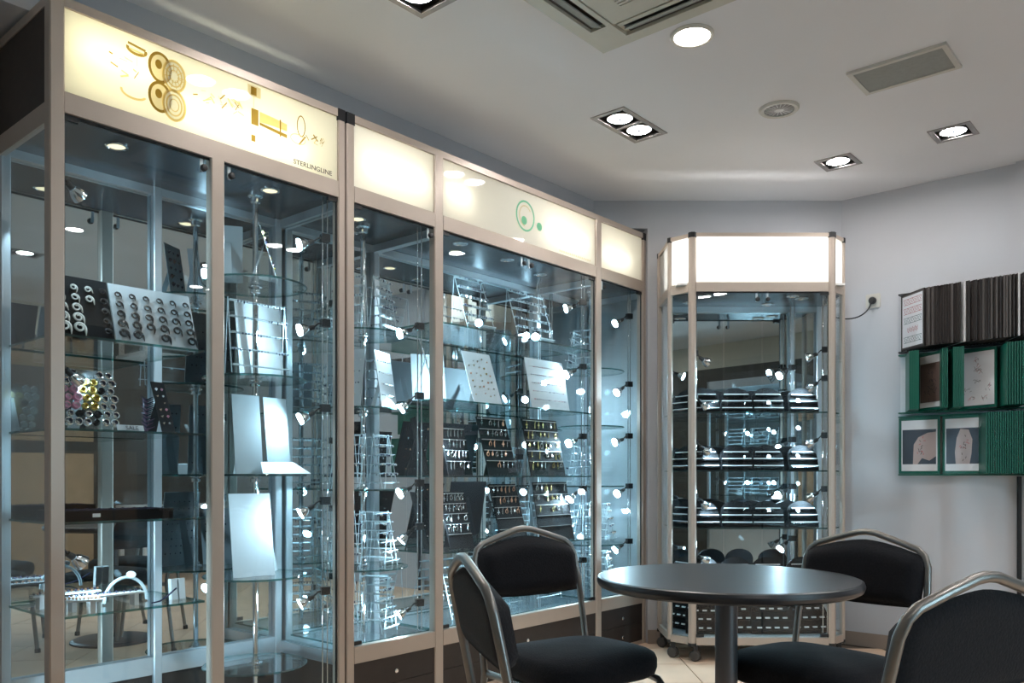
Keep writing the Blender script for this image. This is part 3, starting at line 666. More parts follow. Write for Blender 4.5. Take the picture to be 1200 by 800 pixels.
# pendants
def pend(kind, mat):
    m = MB(); m.tube([(0, 0, 0), (0, -.003, -.004), (0, 0, -.008)], .0012, 4)
    if kind == 0: m.lathe([(.0005, -.026), (.005, -.019), (.0035, -.011), (.001, -.008)], 6)
    elif kind == 1:
        m.box(-.0016, .0016, -.002, .002, -.030, -.008); m.box(-.0065, .0065, -.002, .002, -.018, -.0145)
    elif kind == 2: m.tube([(0, 0, -.008), (0, 0, -.030)], [.002, .0032], 6)
    else:
        m.tube([(.007*math.cos(a), 0, -.017+.009*math.sin(a)) for a in [k*math.pi/4 for k in range(9)]], .0018, 4)
    return m.mesh('pendant', mat)
PEND = {mt: [pend(k, mt) for k in range(4)] for mt in ('silver', 'gold', 'copper')}
def pboard(u, v, z, w_, h_, rows, cols, filled, label, plabel, pgroup, mix=('silver', 'gold'), rz=0, l=.30, seed=1):
    t = thing('pendant_board', label, 'display board', W(u, v, z), ANG+rz); M = lean_M(l); rr_ = random.Random(seed)
    MB().box(-w_/2, w_/2, 0, .004, 0, h_, M=M).obj('board', 'black_board', t)
    m = MB(); zt = h_*.7*math.cos(l); ys = h_*.7*math.sin(l); m.add([(-.015, ys+.004, zt), (.015, ys+.004, zt), (.02, ys+.06, 0), (-.02, ys+.06, 0)], [(0, 1, 2, 3)]); m.obj('strut', 'black_board', t)
    base_M = Matrix.Translation(W(u, v, z)) @ Matrix.Rotation(ANG+rz, 4, 'Z')
    for r_ in range(rows):
        zz = h_*(.97-.90*r_/rows)
        m = MB(); m.box(-w_/2+.004, w_/2-.004, -.007, -.001, zz-.0022, zz, M=M); m.obj('hook_rail', 'trim_metal', t)
        if r_ >= filled: continue
        for k in range(cols):
            if rr_.random() < .12: continue
            x = -w_/2+.012+(w_-.024)*(k+.5)/cols+rr_.uniform(-.003, .003)
            mt = rr_.choice(mix); o = link('pendant', rr_.choice(PEND[mt])); s = rr_.uniform(1.15, 1.6)
            o.matrix_world = base_M @ Matrix.Translation(M @ Vector((x, -.008, zz-.002))) @ Matrix.Scale(s, 4)
            tag(o, plabel, 'pendant', pgroup)
    return t
# --- long cabinet, wide bay
acrylic(3.07, 2.86, 1.754, .20, .30, 6, 'clear acrylic easel on the top shelf of the wide bay, beside the watch-sign side post', l=.34, seed=2)
acrylic(3.53, 2.88, 1.754, .30, .30, 6, 'wider clear acrylic easel on the top shelf of the wide bay beside the lamp rods', l=.30, seed=3)
card(3.14, 2.88, 1.394, .21, .29, 'white leaning card pinned with gold earrings on the second shelf of the wide bay', l=.33, rows=6, cols=5, smats=('gold', 'silver', 'copper'), ssize=.006, jitter=.008, seed=4)
card(3.645, 2.87, 1.394, .335, .29, 'wide white card with five rows of tiny studs, second shelf of the wide bay', l=.20, rows=5, cols=16, smats=('gem_dark', 'silver', 'gem_red'), ssize=.004, seed=5)
card(2.86, 3.02, 1.394, .17, .25, 'pale blue-white card leaning beside the cross beam, second shelf', rz=-.5, l=.2, mat='grey_card', seed=6)
card(2.775, 2.87, 1.394, .13, .29, 'narrow white card turned sideways by the post, second shelf of the wide bay', rz=.75, l=.3, rows=5, cols=3, seed=7)
pboard(3.245, 2.87, 1.034, .225, .32, 5, 6, 5, 'black pendant board with reddish and silver pendants, third shelf of the wide bay', 'small silver or copper pendant hanging on the reddish black board of the third shelf', 'pendants on the narrower board of the third shelf', ('silver', 'silver', 'copper'), l=.30, seed=8)
pboard(3.62, 2.87, 1.034, .305, .32, 5, 8, 5, 'wide black pendant board full of gold pendants, third shelf of the wide bay', 'small gold or silver pendant hanging on the wide gold board of the third shelf', 'pendants on the wide board of the third shelf', ('gold', 'gold', 'silver'), l=.22, seed=9)
pboard(3.34, 2.87, .674, .215, .33, 5, 6, 3, 'half-filled black pendant board on the fourth shelf of the wide bay, narrower one', 'small silver or copper pendant on the narrower half-filled board of the fourth shelf', 'pendants on the narrower board of the fourth shelf', ('silver', 'copper'), l=.30, seed=10)
pboard(3.70, 2.87, .674, .31, .33, 5, 7, 3, 'wide half-filled black pendant board on the fourth shelf of the wide bay', 'small gold or silver pendant on the wide half-filled board of the fourth shelf', 'pendants on the wide board of the fourth shelf', ('gold', 'silver'), l=.18, seed=11)
pboard(2.80, 2.97, 1.034, .15, .29, 5, 4, 0, 'black board turned with its back to the narrow bay, third shelf', 'x', 'x', rz=1.0, l=.25, seed=12)
pboard(2.80, 2.97, .674, .16, .29, 5, 4, 0, 'black board turned with its back to the narrow bay, fourth shelf', 'x', 'x', rz=1.0, l=.25, seed=13)
pboard(2.96, 2.90, 1.034, .17, .25, 4, 6, 4, 'dark board of silver earrings by the post, third shelf', 'silver drop earring on the dark board by the post, third shelf', 'silver earrings on the third shelf', ('silver',), l=.28, seed=14)
pboard(2.97, 2.90, .674, .17, .29, 5, 6, 4, 'dark board of silver earrings by the post, fourth shelf', 'silver drop earring on the dark board by the post, fourth shelf', 'silver earrings on the fourth shelf', ('silver',), l=.28, seed=15)
acrylic(3.84, 3.08, .674, .16, .26, 6, 'clear acrylic easel behind the wide board, fourth shelf', l=.2, seed=16)
acrylic(3.00, 2.90, .327, .20, .27, 6, 'low clear acrylic easel on the glass floor of the wide bay near the post', l=.3, seed=17)
acrylic(3.35, 2.95, .327, .26, .24, 5, 'low clear acrylic easel on the glass floor in the middle of the wide bay', l=.3, seed=18)
acrylic(3.72, 2.95, .327, .24, .24, 5, 'low clear acrylic easel on the glass floor of the wide bay near the lamp rods', l=.3, seed=19)
# --- long cabinet, narrow bays (carousels)
def car(bx, zs, tagname):
    k = 0
    for z in zs:
        k += 1
        for a in (0.4, 1.9, 3.5, 5.0):
            uu, vv = bx+.135*math.sin(a), VF+.235-.135*math.cos(a)
            yield k, z+.005, a, uu, vv
LV = ('floor glass', 'fourth disc', 'third disc', 'second disc', 'top disc')
sides = ('door side', 'right of pole', 'mirror side', 'left of pole')
for bx, nm in ((2.43, 'bay by the watch sign'), (4.205, 'bay by the octagonal cabinet')):
    for k, z, a, uu, vv in car(bx, (.323, .62, .97, 1.33, 1.67), nm):
        i = int(a/1.5); 
        if bx < 3 and k == 4 and i in (0, 3):
            card(uu, vv, z, .155, .26, f'white earring card, {LV[k-1]} of the {nm}, {sides[i]}', rz=a, l=.15, rows=4, cols=9, smats=('gem_dark', 'silver'), seed=k*7+i); continue
        if bx > 3 and (k in (3, 5) and i in (0, 1) or k == 4): continue
        acrylic(uu, vv, z, .15, .25, 6, f'clear acrylic easel, {LV[k-1]} of the {nm}, {sides[i]}', rz=a, l=.18, seed=k*11+i)
# --- watch-sign cabinet, shelves
def spiral(mat):
    pts = []; rs = []
    for k in range(22):
        a = k*.42; r_ = .0135-.00045*k
        pts.append((r_*math.cos(a), -.003-.0003*k, r_*math.sin(a))); rs.append(.0036*(1-k/24)+.0008)
    m = MB(); m.tube([(.016, 0, -.016), (.0155, -.002, -.006)]+pts[:0] + pts, [.0008, .0026]+rs, 6); return m.mesh('spiral_earring', mat)
SPB, SPW = spiral('black_horn'), spiral('white_horn')
def spiral_board(u, v, z, w_, h_, cols, rows, label, mat, pick, slabel, sgroup, l=.33, rz=0):
    t = thing('earring_board', label, 'display board', W(u, v, z), ANG+rz); M = lean_M(l)
    MB().box(-w_/2, w_/2, 0, .005, 0, h_, M=M).obj('board', mat, t)
    m = MB(); zt = h_*.7*math.cos(l); ys = h_*.7*math.sin(l); m.add([(-.015, ys+.005, zt), (.015, ys+.005, zt), (.02, ys+.06, 0), (-.02, ys+.06, 0)], [(0, 1, 2, 3)]); m.obj('strut', mat, t)
    bM = Matrix.Translation(W(u, v, z)) @ Matrix.Rotation(ANG+rz, 4, 'Z')
    for i in range(cols):
        for j in range(rows):
            s = pick(i, j)
            if not s: continue
            o = link('spiral_earring', s[0]); x = -w_/2+w_*(i+.5)/cols; zz = h_*(.80-.66*j/(rows-1))
            o.matrix_world = bM @ Matrix.Translation(M @ Vector((x, -.004, zz))) @ M @ Matrix.Rotation(random.uniform(-.3, .3), 4, 'Y') @ Matrix.Scale(s[1], 4)
            tag(o, slabel, 'earring', sgroup)
    return t
tb = spiral_board(1.165, 2.865, 1.484, .185, .225, 4, 5, 'black slanted board with pale spiral earrings on the top shelf', 'black_board', lambda i, j: (SPW, .85+.13*j) if (i < 2 or (i == 2 and j < 2)) else ((SPB, .9) if i == 3 else None), 'spiral horn earring on the black slanted board of the top shelf', 'spirals on the black board')
box('price_tag', 'white_plastic', -.085, -.065, .055, .058, .192, .199, tb)
tb = spiral_board(1.412, 2.87, 1.484, .295, .225, 6, 5, 'white slanted board with rows of black spiral earrings on the top shelf', 'white_card', lambda i, j: (SPB, .8+.11*j) if not (i in (2, 4) and j > 3) else None, 'black spiral horn earring on the white slanted board', 'spirals on the white board')
# ear plug stand
t = thing('plug_stand', 'clear acrylic stand full of round ear plugs on the second shelf', 'jewelry stand', W(1.165, 2.86, 1.184), ANG); M = lean_M(.32)
MB().box(-.105, .105, 0, .004, 0, .215, M=M).obj('panel', 'acrylic', t)
m = MB(); m.add([(-.015, .055, .15), (.015, .055, .15), (.02, .12, 0), (-.02, .12, 0)], [(0, 1, 2, 3)]); m.obj('strut', 'acrylic_edge', t)
PLUG = {k: MB().lathe([(.0125, 0), (.0125, .012), (.0105, .014), (.0085, .012), (.0080, .003)], 14, side=[0, 0, 0, 1]).mesh('ear_plug', [k, {'silver': 'gem_dark', 'olive': 'gold', 'pink': 'white_plastic', 'black_horn': 'silver'}[k]]) for k in ('silver', 'olive', 'pink', 'black_horn')}
bM = Matrix.Translation(W(1.165, 2.86, 1.184)) @ Matrix.Rotation(ANG, 4, 'Z')
for i in range(7):
    for j in range(7):
        mt = 'pink' if i in (1, 2) and 1 < j < 5 else 'olive' if i in (3, 4) and 1 < j < 6 else random.choice(('silver', 'silver', 'black_horn'))
        if j == 6 and i in (0, 3, 4): continue
        o = link('ear_plug', PLUG[mt]); s = random.uniform(.85, 1.15)
        o.matrix_world = bM @ Matrix.Translation(M @ Vector((-.088+.0293*i+.008*(j % 2), -.001, .024+.0285*j))) @ M @ Matrix.Rotation(math.pi/2, 4, 'X') @ Matrix.Scale(s, 4)
        tag(o, {'pink': 'pink and white round ear plug in the acrylic stand', 'olive': 'yellow gold round ear plug in the acrylic stand', 'silver': 'silver tube ear plug in the acrylic stand', 'black_horn': 'black round ear plug in the acrylic stand'}[mt], 'ear plug', {'pink': 'pink ear plugs', 'olive': 'yellow ear plugs', 'silver': 'silver ear plugs', 'black_horn': 'black ear plugs'}[mt])
# small SALE sign
t = thing('sale_sign', 'small white strip sign reading SALE on the second shelf edge', 'sign', W(1.297, 2.835, 1.184), ANG)
MB().box(-.045, .045, 0, .003, 0, .022, M=lean_M(.4)).obj('strip', 'white_card', t)
text('SALE', .021, 'ink_dark', t, (.026, -.002, .004), (math.pi/2-.4, 0, 0))
# spiky purple cluster
m = MB()
for k in range(16):
    zz = .012+.007*k
    for s in (-1, 1): m.tube([(0, 0, zz), (s*.022+random.uniform(-.004, .004), -.010, zz+.012)], [.0035, .0008], 5, mi=k % 2)
m.tube([(0, 0, 0), (0, .02, .125)], .006, 6); m.lathe([(.03, 0), (.03, .004), (.0001, .006)], 16)
tag(m.obj('spike_stand', ['gem_purple', 'gem_dark'], None, W(1.395, 2.93, 1.184), ANG), 'small dark purple stand bristling with spiky jewellery, second shelf', 'jewelry stand')
card(1.435, 2.845, 1.184, .052, .195, 'narrow black card with silver and pink pieces, second shelf', l=.36, mat='black_board', rows=6, cols=2, smats=('silver', 'pink', 'white_plastic'), ssize=.006, seed=21, rz=.15)
# ring tray on third shelf
t = thing('ring_tray', 'flat black ring tray with cells on the third shelf', 'tray', W(1.255, 2.925, .884), ANG)
m = MB(); m.box(-.19, .19, -.09, .09, 0, .006)
for a in ((-.19, .19, -.09, -.082), (-.19, .19, .082, .09), (-.19, -.182, -.082, .082), (.182, .19, -.082, .082)): m.box(*a, .006, .034)
m.obj('tray', 'black_board', t)
m = MB()
for i in range(1, 9): m.box(-.182+.364*i/9-.002, -.182+.364*i/9+.002, -.082, .082, .006, .028)
for j in range(1, 4): m.box(-.182, .182, -.082+.041*j-.002, -.082+.041*j+.002, .006, .028)
m.obj('divider', 'black_horn', t); box('price_tag', 'white_plastic', -.085, -.06, -.0915, -.0905, .012, .024, t)
m = MB()
for i in range(9):
    for j in range(4):
        x, y = -.182+.364*(i+.5)/9, -.082+.041*(j+.5); m.tube([(x+.010*math.cos(a), y, .026+.010*math.sin(a)) for a in [k*math.pi/4 for k in range(9)]], .0016, 4)
o = m.obj('rings', 'gem_dark', t); o['kind'] = 'stuff'
# bracelets on fourth shelf
def bracelet_holder(u, v, w_, label, rz=0, mat='silver'):
    t = thing('bracelet_holder', label, 'jewelry stand', W(u, v, .584), ANG+rz)
    m = MB(); m.box(-w_/2, w_/2, -.020, .020, .040, .046); m.box(-w_/2+.02, -w_/2+.035, -.018, .018, 0, .040); m.box(w_/2-.035, w_/2-.02, -.018, .018, 0, .040); m.obj('stand', 'white_plastic', t)
    m = MB()
    for i in range(int(w_/.011)):
        m.lathe([(.0001, -.005), (.0055, 0), (.0001, .005)], 6, (-w_/2+.008+.011*i, random.uniform(-.006, .006), .051), mi=i % 2)
    m.obj('beads', [mat, 'gem_dark' if mat == 'silver' else 'copper'], t); return t
bracelet_holder(1.235, 2.90, .26, 'long white plastic holder with a silver beaded bracelet, fourth shelf')
bracelet_holder(1.17, 3.05, .22, 'white plastic holder with a dark beaded bracelet near the mirror, fourth shelf', mat='gem_dark')
bracelet_holder(1.13, 2.84, .14, 'short white plastic holder with a copper bracelet at the shelf front', rz=-.5, mat='copper')
m = MB(); m.tube([(.075*math.cos(a), 0, .006+.085*math.sin(a)) for a in [k*math.pi/12 for k in range(13)]], .006, 6)
tag(m.obj('clear_arch', 'acrylic_edge', None, W(1.335, 2.96, .584), ANG), 'clear acrylic arch standing on the fourth shelf', 'jewelry stand')
t = tag(MB().prism([(.017*math.cos(k*.393), .013*math.sin(k*.393)) for k in range(16)], 0, .003).obj('price_disc', 'white_plastic', None, W(1.353, 2.96, .682), ANG), 'white oval price disc on top of the clear arch', 'price tag'); t.rotation_euler = (1.1, 0, ANG)
m = MB(); m.box(-.026, -.003, 0, .022, 0, .075, M=Matrix.Rotation(-.12, 4, 'X')); m.box(.003, .026, 0, .022, 0, .075, M=Matrix.Rotation(-.12, 4, 'X'))
tag(m.obj('ring_block', 'white_plastic', None, W(1.505, 2.91, .584), ANG), 'small white slotted ring block on the fourth shelf', 'jewelry stand')
m = MB(); m.tube([(0, 0, .004), (.03, .0, .008), (.06, .01, .02), (.10, .02, .045)], .003, 6); tag(m.obj('chain_bracelet', 'gem_dark', None, W(1.38, 2.86, .584), ANG), 'dark chain bracelet lying at the front of the fourth shelf', 'bracelet')
# --- watch-sign cabinet, carousel
CB = 1.878
card(CB+.06, 2.93, 1.805, .05, .25, 'narrow card of coloured body jewels on the top disc', rz=.9, l=.30, rows=9, cols=2, smats=('olive', 'pink', 'gem_dark', 'silver'), ssize=.006, seed=31)
card(CB+.05, 3.03, 1.425, .22, .32, 'large plain white card on the second highest disc of the chrome pole', l=.12, rz=.1, rows=7, cols=9, back=True, seed=32)
acrylic(CB-.06, 2.87, 1.425, .25, .29, 5, 'clear acrylic easel with five stud rows on the chrome pole\'s second disc', l=.1, seed=33)
card(CB-.09, 2.90, 1.04, .12, .31, 'pale grey plain card on the middle disc, beside the chrome pole toward the post', mat='grey_card', l=.1, rows=8, cols=5, back=True, seed=34)
card(CB+.065, 2.93, 1.04, .12, .31, 'pale grey plain card on the middle disc, beside the chrome pole toward the lamp rods', mat='grey_card', l=.1, rz=.15, rows=8, cols=5, back=True, seed=35)
t = tag(MB().add([(-.11, .0, 0), (.11, 0, 0), (.075, .07, .045), (-.075, .07, .045), (-.11, .0, .002), (.11, 0, .002), (.075, .069, .047), (-.075, .069, .047)], [(0, 1, 2, 3), (4, 7, 6, 5), (0, 4, 5, 1), (1, 5, 6, 2), (2, 6, 7, 3), (3, 7, 4, 0)]).obj('paper_tent', 'white_plastic', None, W(CB+.03, 2.825, 1.040), ANG), 'bright white folded paper tent on the middle disc', 'paper')
card(CB-.05, 2.93, .635, .175, .33, 'white plain card on the lower disc by the chrome pole', l=.14, rz=-.1, rows=8, cols=6, back=True, seed=36)
card(CB+.10, 3.02, .635, .13, .26, 'small white plain card behind the chrome pole on the lower disc', l=.2, rz=.8, rows=6, cols=5, back=True, seed=37)
card(CB-.10, 3.05, 1.805, .12, .22, 'pale card with small spiral earrings at the back of the top disc', mat='grey_card', l=.15, rz=2.6, rows=5, cols=3, smats=('black_horn', 'gem_dark'), ssize=.010, seed=38)
# --- octagonal cabinet: arched ring displays
def arch_me():
    w_, h_ = .178, .152; n = 14
    prof = [(-w_/2, 0), (w_/2, 0), (w_/2, h_*.55)] + [(w_/2*math.cos(a), h_*.55+h_*.45*math.sin(a)) for a in [math.pi*(k+1)/n for k in range(n-1)]] + [(-w_/2, h_*.55)]
    m = MB(); M = lean_M(.30); N = len(prof)
    vs = [M @ Vector((x, 0, z)) for x, z in prof] + [M @ Vector((x, .012, z)) for x, z in prof]
    m.add(vs, [tuple(range(N)), tuple(range(2*N-1, N-1, -1))]+[(i, i+N, (i+1) % N+N, (i+1) % N) for i in range(N)])
    return m.mesh('body', 'black_board'), M, w_, h_
AB, AM_, aw, ah = arch_me()
AL = []
for k, zz in enumerate((.024, .066, .106)):
    ww = aw*(.94 if k < 2 else .78)
    AL.append((MB().box(-ww/2, ww/2, -.016, 0, zz-.010, zz, M=AM_).mesh('ledge', 'black_board'), MB().box(-ww/2, ww/2, -.018, -.0125, zz-.0025, zz+.002, M=AM_).mesh('white_strip', 'white_plastic')))
RNG = []
for q in range(3):
    rr_ = random.Random(q); m = MB()
    for zz in (.024, .066, .106):
        for i in range(11):
            if rr_.random() < .2: continue
            x = -.07+.014*i; s = .0035
            p = [(x-s, -.0192, zz-.004), (x+s, -.0192, zz-.004), (x, -.024, zz-.007), (x, -.0192, zz-.012)]
            m.add([AM_ @ Vector(z_) for z_ in p], [(0, 1, 2), (2, 1, 3), (0, 2, 3)])
    RNG.append(m.mesh('ear_studs', 'silver'))
TAGS = []
for q in range(2):
    m = MB(); rr_ = random.Random(q+5)
    for zz in (.024, .066, .106):
        for i in range(4 if zz < .09 else 3):
            x = -.058+.038*i+(0 if zz < .09 else .02); m.box(x-.010, x+.010, -.0195, -.0125, zz-.003, zz+.004, M=AM_)
    TAGS.append(m.mesh('price_tags', 'white_plastic'))
def arch(x, y, z, rz, label, group, tags=False, sc=1.0):
    t = thing('ring_display', label, 'jewelry display', (x, y, z), rz, group); t.scale = (sc, sc, sc)
    link('body', AB, t)
    q = random.randrange(3)
    for l_, s_ in AL:
        o = link('ledge', l_, t)
        if not tags: link('white_strip', s_, o)
    if tags: o = link('price_tags', random.choice(TAGS), t); o['kind'] = 'stuff'
    else: o = link('ear_studs', RNG[q], t); o['kind'] = 'stuff'
for z, nm in ((1.391, 'highest'), (1.064, 'second highest'), (.744, 'third highest'), (.424, 'lowest')):
    for x, y, rz in ((1.09, 4.74, 0), (1.275, 4.74, 0), (1.455, 4.74, 0), (1.665, 4.76, .12), (.985, 4.85, -1.0)):
        arch(x, y, z, rz+random.uniform(-.04, .04), f'black arched display with white strips on the octagonal cabinet\'s {nm} shelf', f'ring displays on the {nm} shelf')
    for x, rz in ((1.20, 3.14), (1.42, 3.14), (1.62, 3.14)):
        if z > .5: arch(x, 4.985, z, rz, f'black arched display facing the mirror on the octagonal cabinet\'s {nm} shelf', f'mirror-side ring displays on the {nm} shelf')
for x, y, rz, s in ((1.09, 4.72, -.1, 1.2), (1.27, 4.74, 0, 1.25), (1.47, 4.72, 0, 1.3), (1.69, 4.74, .1, 1.3), (.985, 4.86, -.9, 1.2), (1.37, 4.88, 0, 1.65), (1.63, 4.91, 0, 1.6), (1.14, 4.90, 0, 1.6)):
    arch(x, y, .142, rz, 'black arched ring display with small price tags on the floor of the octagonal cabinet', 'ring displays on the octagonal cabinet floor', True, s)
# ================================================================== WALL RACKS, SOCKET
PH, PWD = .325, .225
def panel_mesh(fr, sl, nm):
    m = MB(); m.box(0, PWD, -.0035, .0035, 0, PH, 0); m.box(.010, PWD-.008, -.0039, .0039, .010, PH-.010, 1); return m.mesh(nm, [fr, sl])
PM = {k: panel_mesh(*k, 'display_panel') for k in (('dark_frame', 'sleeve'), ('grey_frame', 'sleeve'), ('white_plastic', 'paper'), ('green_frame', 'green_frame'), ('green_frame', 'paper'), ('grey_frame', 'grey_card'))}
def rack(label, z, rail_mat):
    t = thing('panel_rack', label, 'display rack', W(U1, 1.50, z), ANG)
    box('back_plate', 'paper', -.006, 0, -.75, -.0, .0, PH, t); box('bottom_rail', rail_mat, -.05, -.006, -.75, -.0, -.010, -.002, t); box('top_rail', rail_mat, -.05, -.006, -.75, 0, PH+.002, PH+.010, t); return t
# panel local x points out from hinge; angle phi: 0 = straight out (-u), negative swings toward -v
def panel(t, dv, phi, key): o = link('display_panel', PM[key], t, (-.035, -dv, 0), math.pi+phi); return o
def page(o, mats, fn, side=1):
    pg = MB().box(.016, PWD-.012, -.0048, .0048, .016, PH-.016).obj('page', mats[0], o); m = MB(); fn(m, -side*.0052); m.obj('print', mats[1:], pg)
def pq(m, x0, x1, z0, z1, y, mi): m.add([(x0, y, z0), (x1, y, z0), (x1, y, z1), (x0, y, z1)], [(0, 1, 2, 3)], mi)
def pbar(m, x0, z0, x1, z1, w_, mi, y): bar(m, x0, z0, x1, z1, w_, mi, y)
r1 = rack('upper wall rack of dark-framed flip panels, one page showing red and green ornament bands', 1.76, 'black_plastic')
o = panel(r1, .015, .82, ('dark_frame', 'sleeve'))
def orn(m, y):
    for b, (zc, mi) in enumerate(((.275, 0), (.222, 0), (.167, 1), (.112, 0), (.057, 1))):
        x0, x1 = (.03, .205) if b != 3 else (.065, .17); hh = .016
        if b != 3: [pbar(m, x0, zc+s*hh, x1, zc+s*hh, .0025, 1 if b > 1 else mi, y) for s in (-1, 1)]
        n = 8
        for k in range(n):
            xa = x0+(x1-x0)*k/n; xb = x0+(x1-x0)*(k+1)/n; s = 1 if k % 2 else -1
            pbar(m, xa, zc-s*hh, xb, zc+s*hh, .0022, mi, y-.0002); pbar(m, xa, zc+s*hh*.6, xb, zc-s*hh*.6, .0018, mi, y-.0003)
page(o, ['paper', 'ink_red', 'ink_green'], orn, 1)
rr_ = random.Random(12); dv = .03
for k in range(40):
    dv += .0165; key = rr_.choice((('dark_frame', 'sleeve'), ('dark_frame', 'sleeve'), ('dark_frame', 'sleeve'), ('grey_frame', 'sleeve'), ('grey_frame', 'sleeve'), ('white_plastic', 'paper') if k % 3 == 0 else ('dark_frame', 'sleeve')))
    panel(r1, dv, .80-.010*k+rr_.uniform(-.03, .03), key)
G = ('green_frame', 'green_frame')
r2 = rack('middle wall rack of green-framed flip panels with a brown picture and a sketch page', 1.405, 'green_frame')
dv = .03
for k in range(7): dv += .0095; panel(r2, dv, .36-.01*k, G)
def brown(m, y):
    pq(m, .02, .21, .045, .265, y, 0)
    q = random.Random(4)
    for k in range(26): a, b, s = q.gauss(.11, .025), q.gauss(.15, .05), q.uniform(-1.5, 1.5); pbar(m, a, b, a+.02*math.cos(s), b+.02*math.sin(s), .004, 1, y-.0003)
o = panel(r2, dv+.012, .88, G); page(o, ['paper', 'brown_photo', 'ink_dark'], brown, 1); dv += .10
for k in range(3): dv += .011; panel(r2, dv, .36, G)
dv += .025
for k in range(6): dv += .009; panel(r2, dv, .36, ('green_frame', 'paper') if k == 5 else G)
def sketch(m, y):
    q = random.Random(9)
    for (cx, cz, n, s0) in ((.11, .26, 9, .012), (.11, .205, 12, .022), (.11, .14, 8, .014), (.045, .10, 8, .014), (.175, .11, 8, .014), (.08, .06, 8, .014), (.15, .06, 8, .014)):
        for k in range(n): a, b, s = q.gauss(cx, s0*.6), q.gauss(cz, s0*.6), q.uniform(-1.5, 1.5); pbar(m, a, b, a+s0*math.cos(s), b+s0*math.sin(s), .0018, q.choice((0, 0, 1)), y)
o = panel(r2, dv+.01, 1.15, G); page(o, ['paper', 'ink_dark', 'ink_red'], sketch, 1); dv += .19
for k in range(9): dv += .012; panel(r2, dv, .38, G)
r3 = rack('lower wall rack of green-framed flip panels, two photo sheets opened flat', 1.045, 'green_frame')
def limb(shape):
    def f(m, y):
        pq(m, .022, .206, .055, .255, y, 0)
        q = random.Random(len(shape)); m.add([(a, y-.0003, b) for a, b in shape], [tuple(range(len(shape)))], 1)
        for k in range(16): a, b, s = q.gauss(.12, .012), q.gauss(.14, .03), q.uniform(-1.5, 1.5); pbar(m, a, b, a+.012*math.cos(s), b+.012*math.sin(s), .0035, q.choice((2, 3)), y-.0006)
    return f
SH1 = [(.08, .055), (.105, .055), (.13, .09), (.17, .075), (.206, .10), (.206, .24), (.16, .235), (.11, .21), (.085, .17)]
SH2 = [(.075, .055), (.15, .055), (.16, .11), (.165, .19), (.145, .245), (.10, .25), (.08, .20), (.07, .12)]
for dv_, shp in ((.0, SH1), (.235, SH2)):
    o = panel(r3, dv_, 1.50 if dv_ == 0 else 1.35, G); page(o, ['paper', 'blue_photo', 'skin_photo', 'ink_dark', 'ink_red'], limb(shp), 1)
dv = .40
for k in range(26): dv += .0115; panel(r3, dv, .40-.003*k, ('green_frame', 'paper') if k in (4, 14) else G)
t = thing('rack_pole', 'thin black upright pole under the green panel racks', 'pole', W(U1-.05, .885, 0))
MB().tube([(0, 0, .012), (0, 0, 1.03)], .012, 10).obj('pole', 'black_plastic', t); MB().lathe([(.022, 0), (.022, .008), (.014, .014)], 20).obj('foot', 'black_plastic', t)
# socket, plug and cable
vs0 = 1.655
t = thing('wall_socket', 'cream wall socket plate right of the octagonal cabinet', 'socket', W(U1, vs0, 2.085), ANG)
MB().prism(post_prof(-.042, .042, -.042, .042, .006), -.009, 0).obj('plate', 'off_white', t).rotation_euler = (0, math.pi/2, 0)
o = t.children[-1]; o.rotation_euler = (0, math.pi/2, 0); o.location = (0, 0, 0)
t2 = thing('power_plug', 'round black plug with its cable hanging to the octagonal cabinet', 'plug', W(U1, vs0, 2.085), ANG)
MB().tube([(-.010, 0, 0), (-.030, 0, 0), (-.042, 0, 0)], [.021, .021, .014], 16).obj('plug', 'black_plastic', t2)
m = MB(); pts = []
q0 = Vector((-.036, 0, -.012)); q3 = t2.matrix_basis.inverted() @ Vector((1.90, 5.02, 2.0)); q1 = q0+Vector((-.02, .02, -.10)); q2 = q3+Vector((.02, -.10, -.06))
for k in range(15):
    s = k/14; pts.append(q0*(1-s)**3+q1*3*s*(1-s)**2+q2*3*s*s*(1-s)+q3*s**3)
m.tube(pts, .004, 6); m.obj('cable', 'black_plastic', t2)
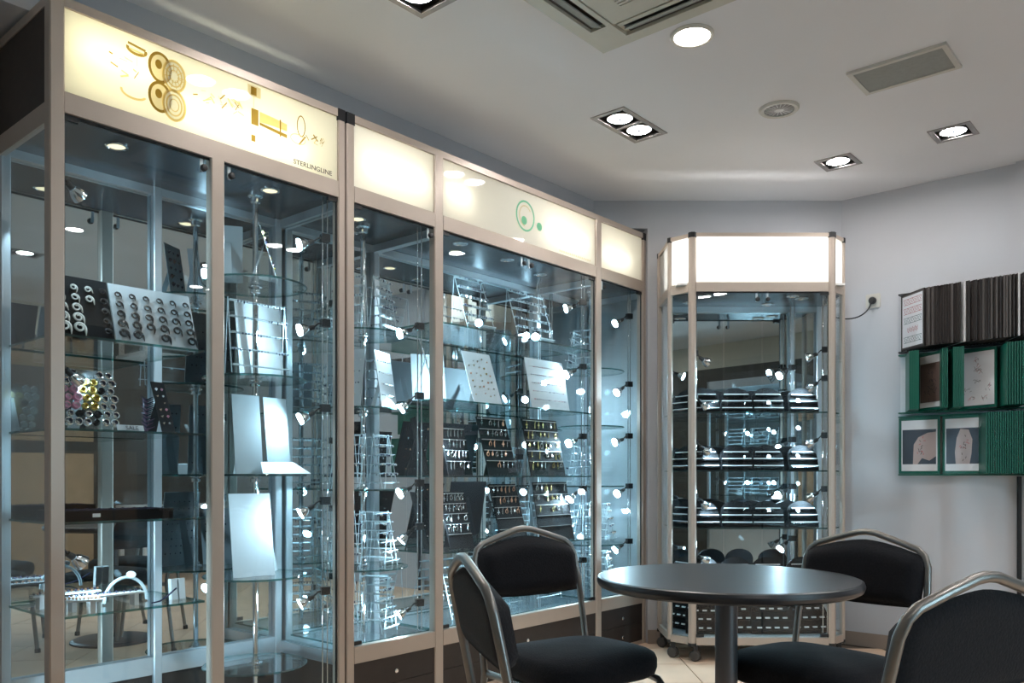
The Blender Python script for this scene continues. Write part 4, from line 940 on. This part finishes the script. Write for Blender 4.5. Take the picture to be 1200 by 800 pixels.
# ================================================================== THINGS BEHIND THE VIEWER (seen in the mirrors)
c4 = thing('display_cabinet', 'lit glass wall cabinet against the dark wall, facing the octagonal cabinet', 'display cabinet', W(2.0, V0+.01), ANG)
for x in (-.60, .57): 
    for y in (0, .37): box('post', 'alu_in', x, x+.03, y, y+.03, 0, 2.2, c4)
for z0, z1 in ((0, .5), (2.1, 2.2)): box('carcass', 'alu_in', -.60, .60, 0, .40, z0, z1, c4)
box('mirror', 'mirror', -.57, .57, .005, .010, .5, 2.1, c4)
for z in (.8, 1.1, 1.4, 1.7): shelf(c4, -.57, .57, .03, .38, z)
box('glass_front', 'glass', -.57, .57, .385, .391, .5, 2.1, c4)
for x, y in ((-.5, .33), (.5, .33), (.18, .06), (-.18, .06)):  # rear rods and spots added to brighten this cabinet's reflection
    rods(c4, x, y, .5, 2.1)
    for z in (.7, 1.0, 1.3, 1.6, 1.9): spot(c4, x, y, z, ((0 if x < 0 else math.pi)-.4) if y > .1 else 1.57, -.4, .5)
for z in (.504, .804, 1.104, 1.404, 1.704):
    for x in (-.36, 0, .36):
        p = W(2.0, V0+.01) + W(x, .20)
        a_ = uv(p); acrylic(a_[0], a_[1], z, .24, .22, 5, 'clear acrylic easel in the lit cabinet against the dark wall', rz=math.pi, l=.25, group='easels in the dark-wall cabinet', seed=int(z*100))
t = thing('desk', 'white desk with slim square legs near the wooden sideboard', 'desk', W(4.35, -1.75), ANG)
box('desktop', 'white_plastic', -.6, .6, -.3, .3, .71, .74, t)
for x in (-.58, .54):
    for y in (-.28, .24): box('leg', 'white_plastic', x, x+.04, y, y+.04, 0, .71, t)
t = thing('sideboard', 'light wooden sideboard standing against the dark wall', 'cabinet', W(3.1, V0+.01), ANG)
box('body', 'wood_light', -.45, .40, 0, .42, .06, 1.25, t); box('plinth', 'dark_wood', -.43, .38, .02, .40, 0, .06, t)
for x in (-.44, -.02): d_ = box('door', 'wood_light', x, x+.41, .42, .438, .08, 1.23, t); box('handle', 'chrome', x+.19, x+.21, .438, .455, .6, .75, d_)
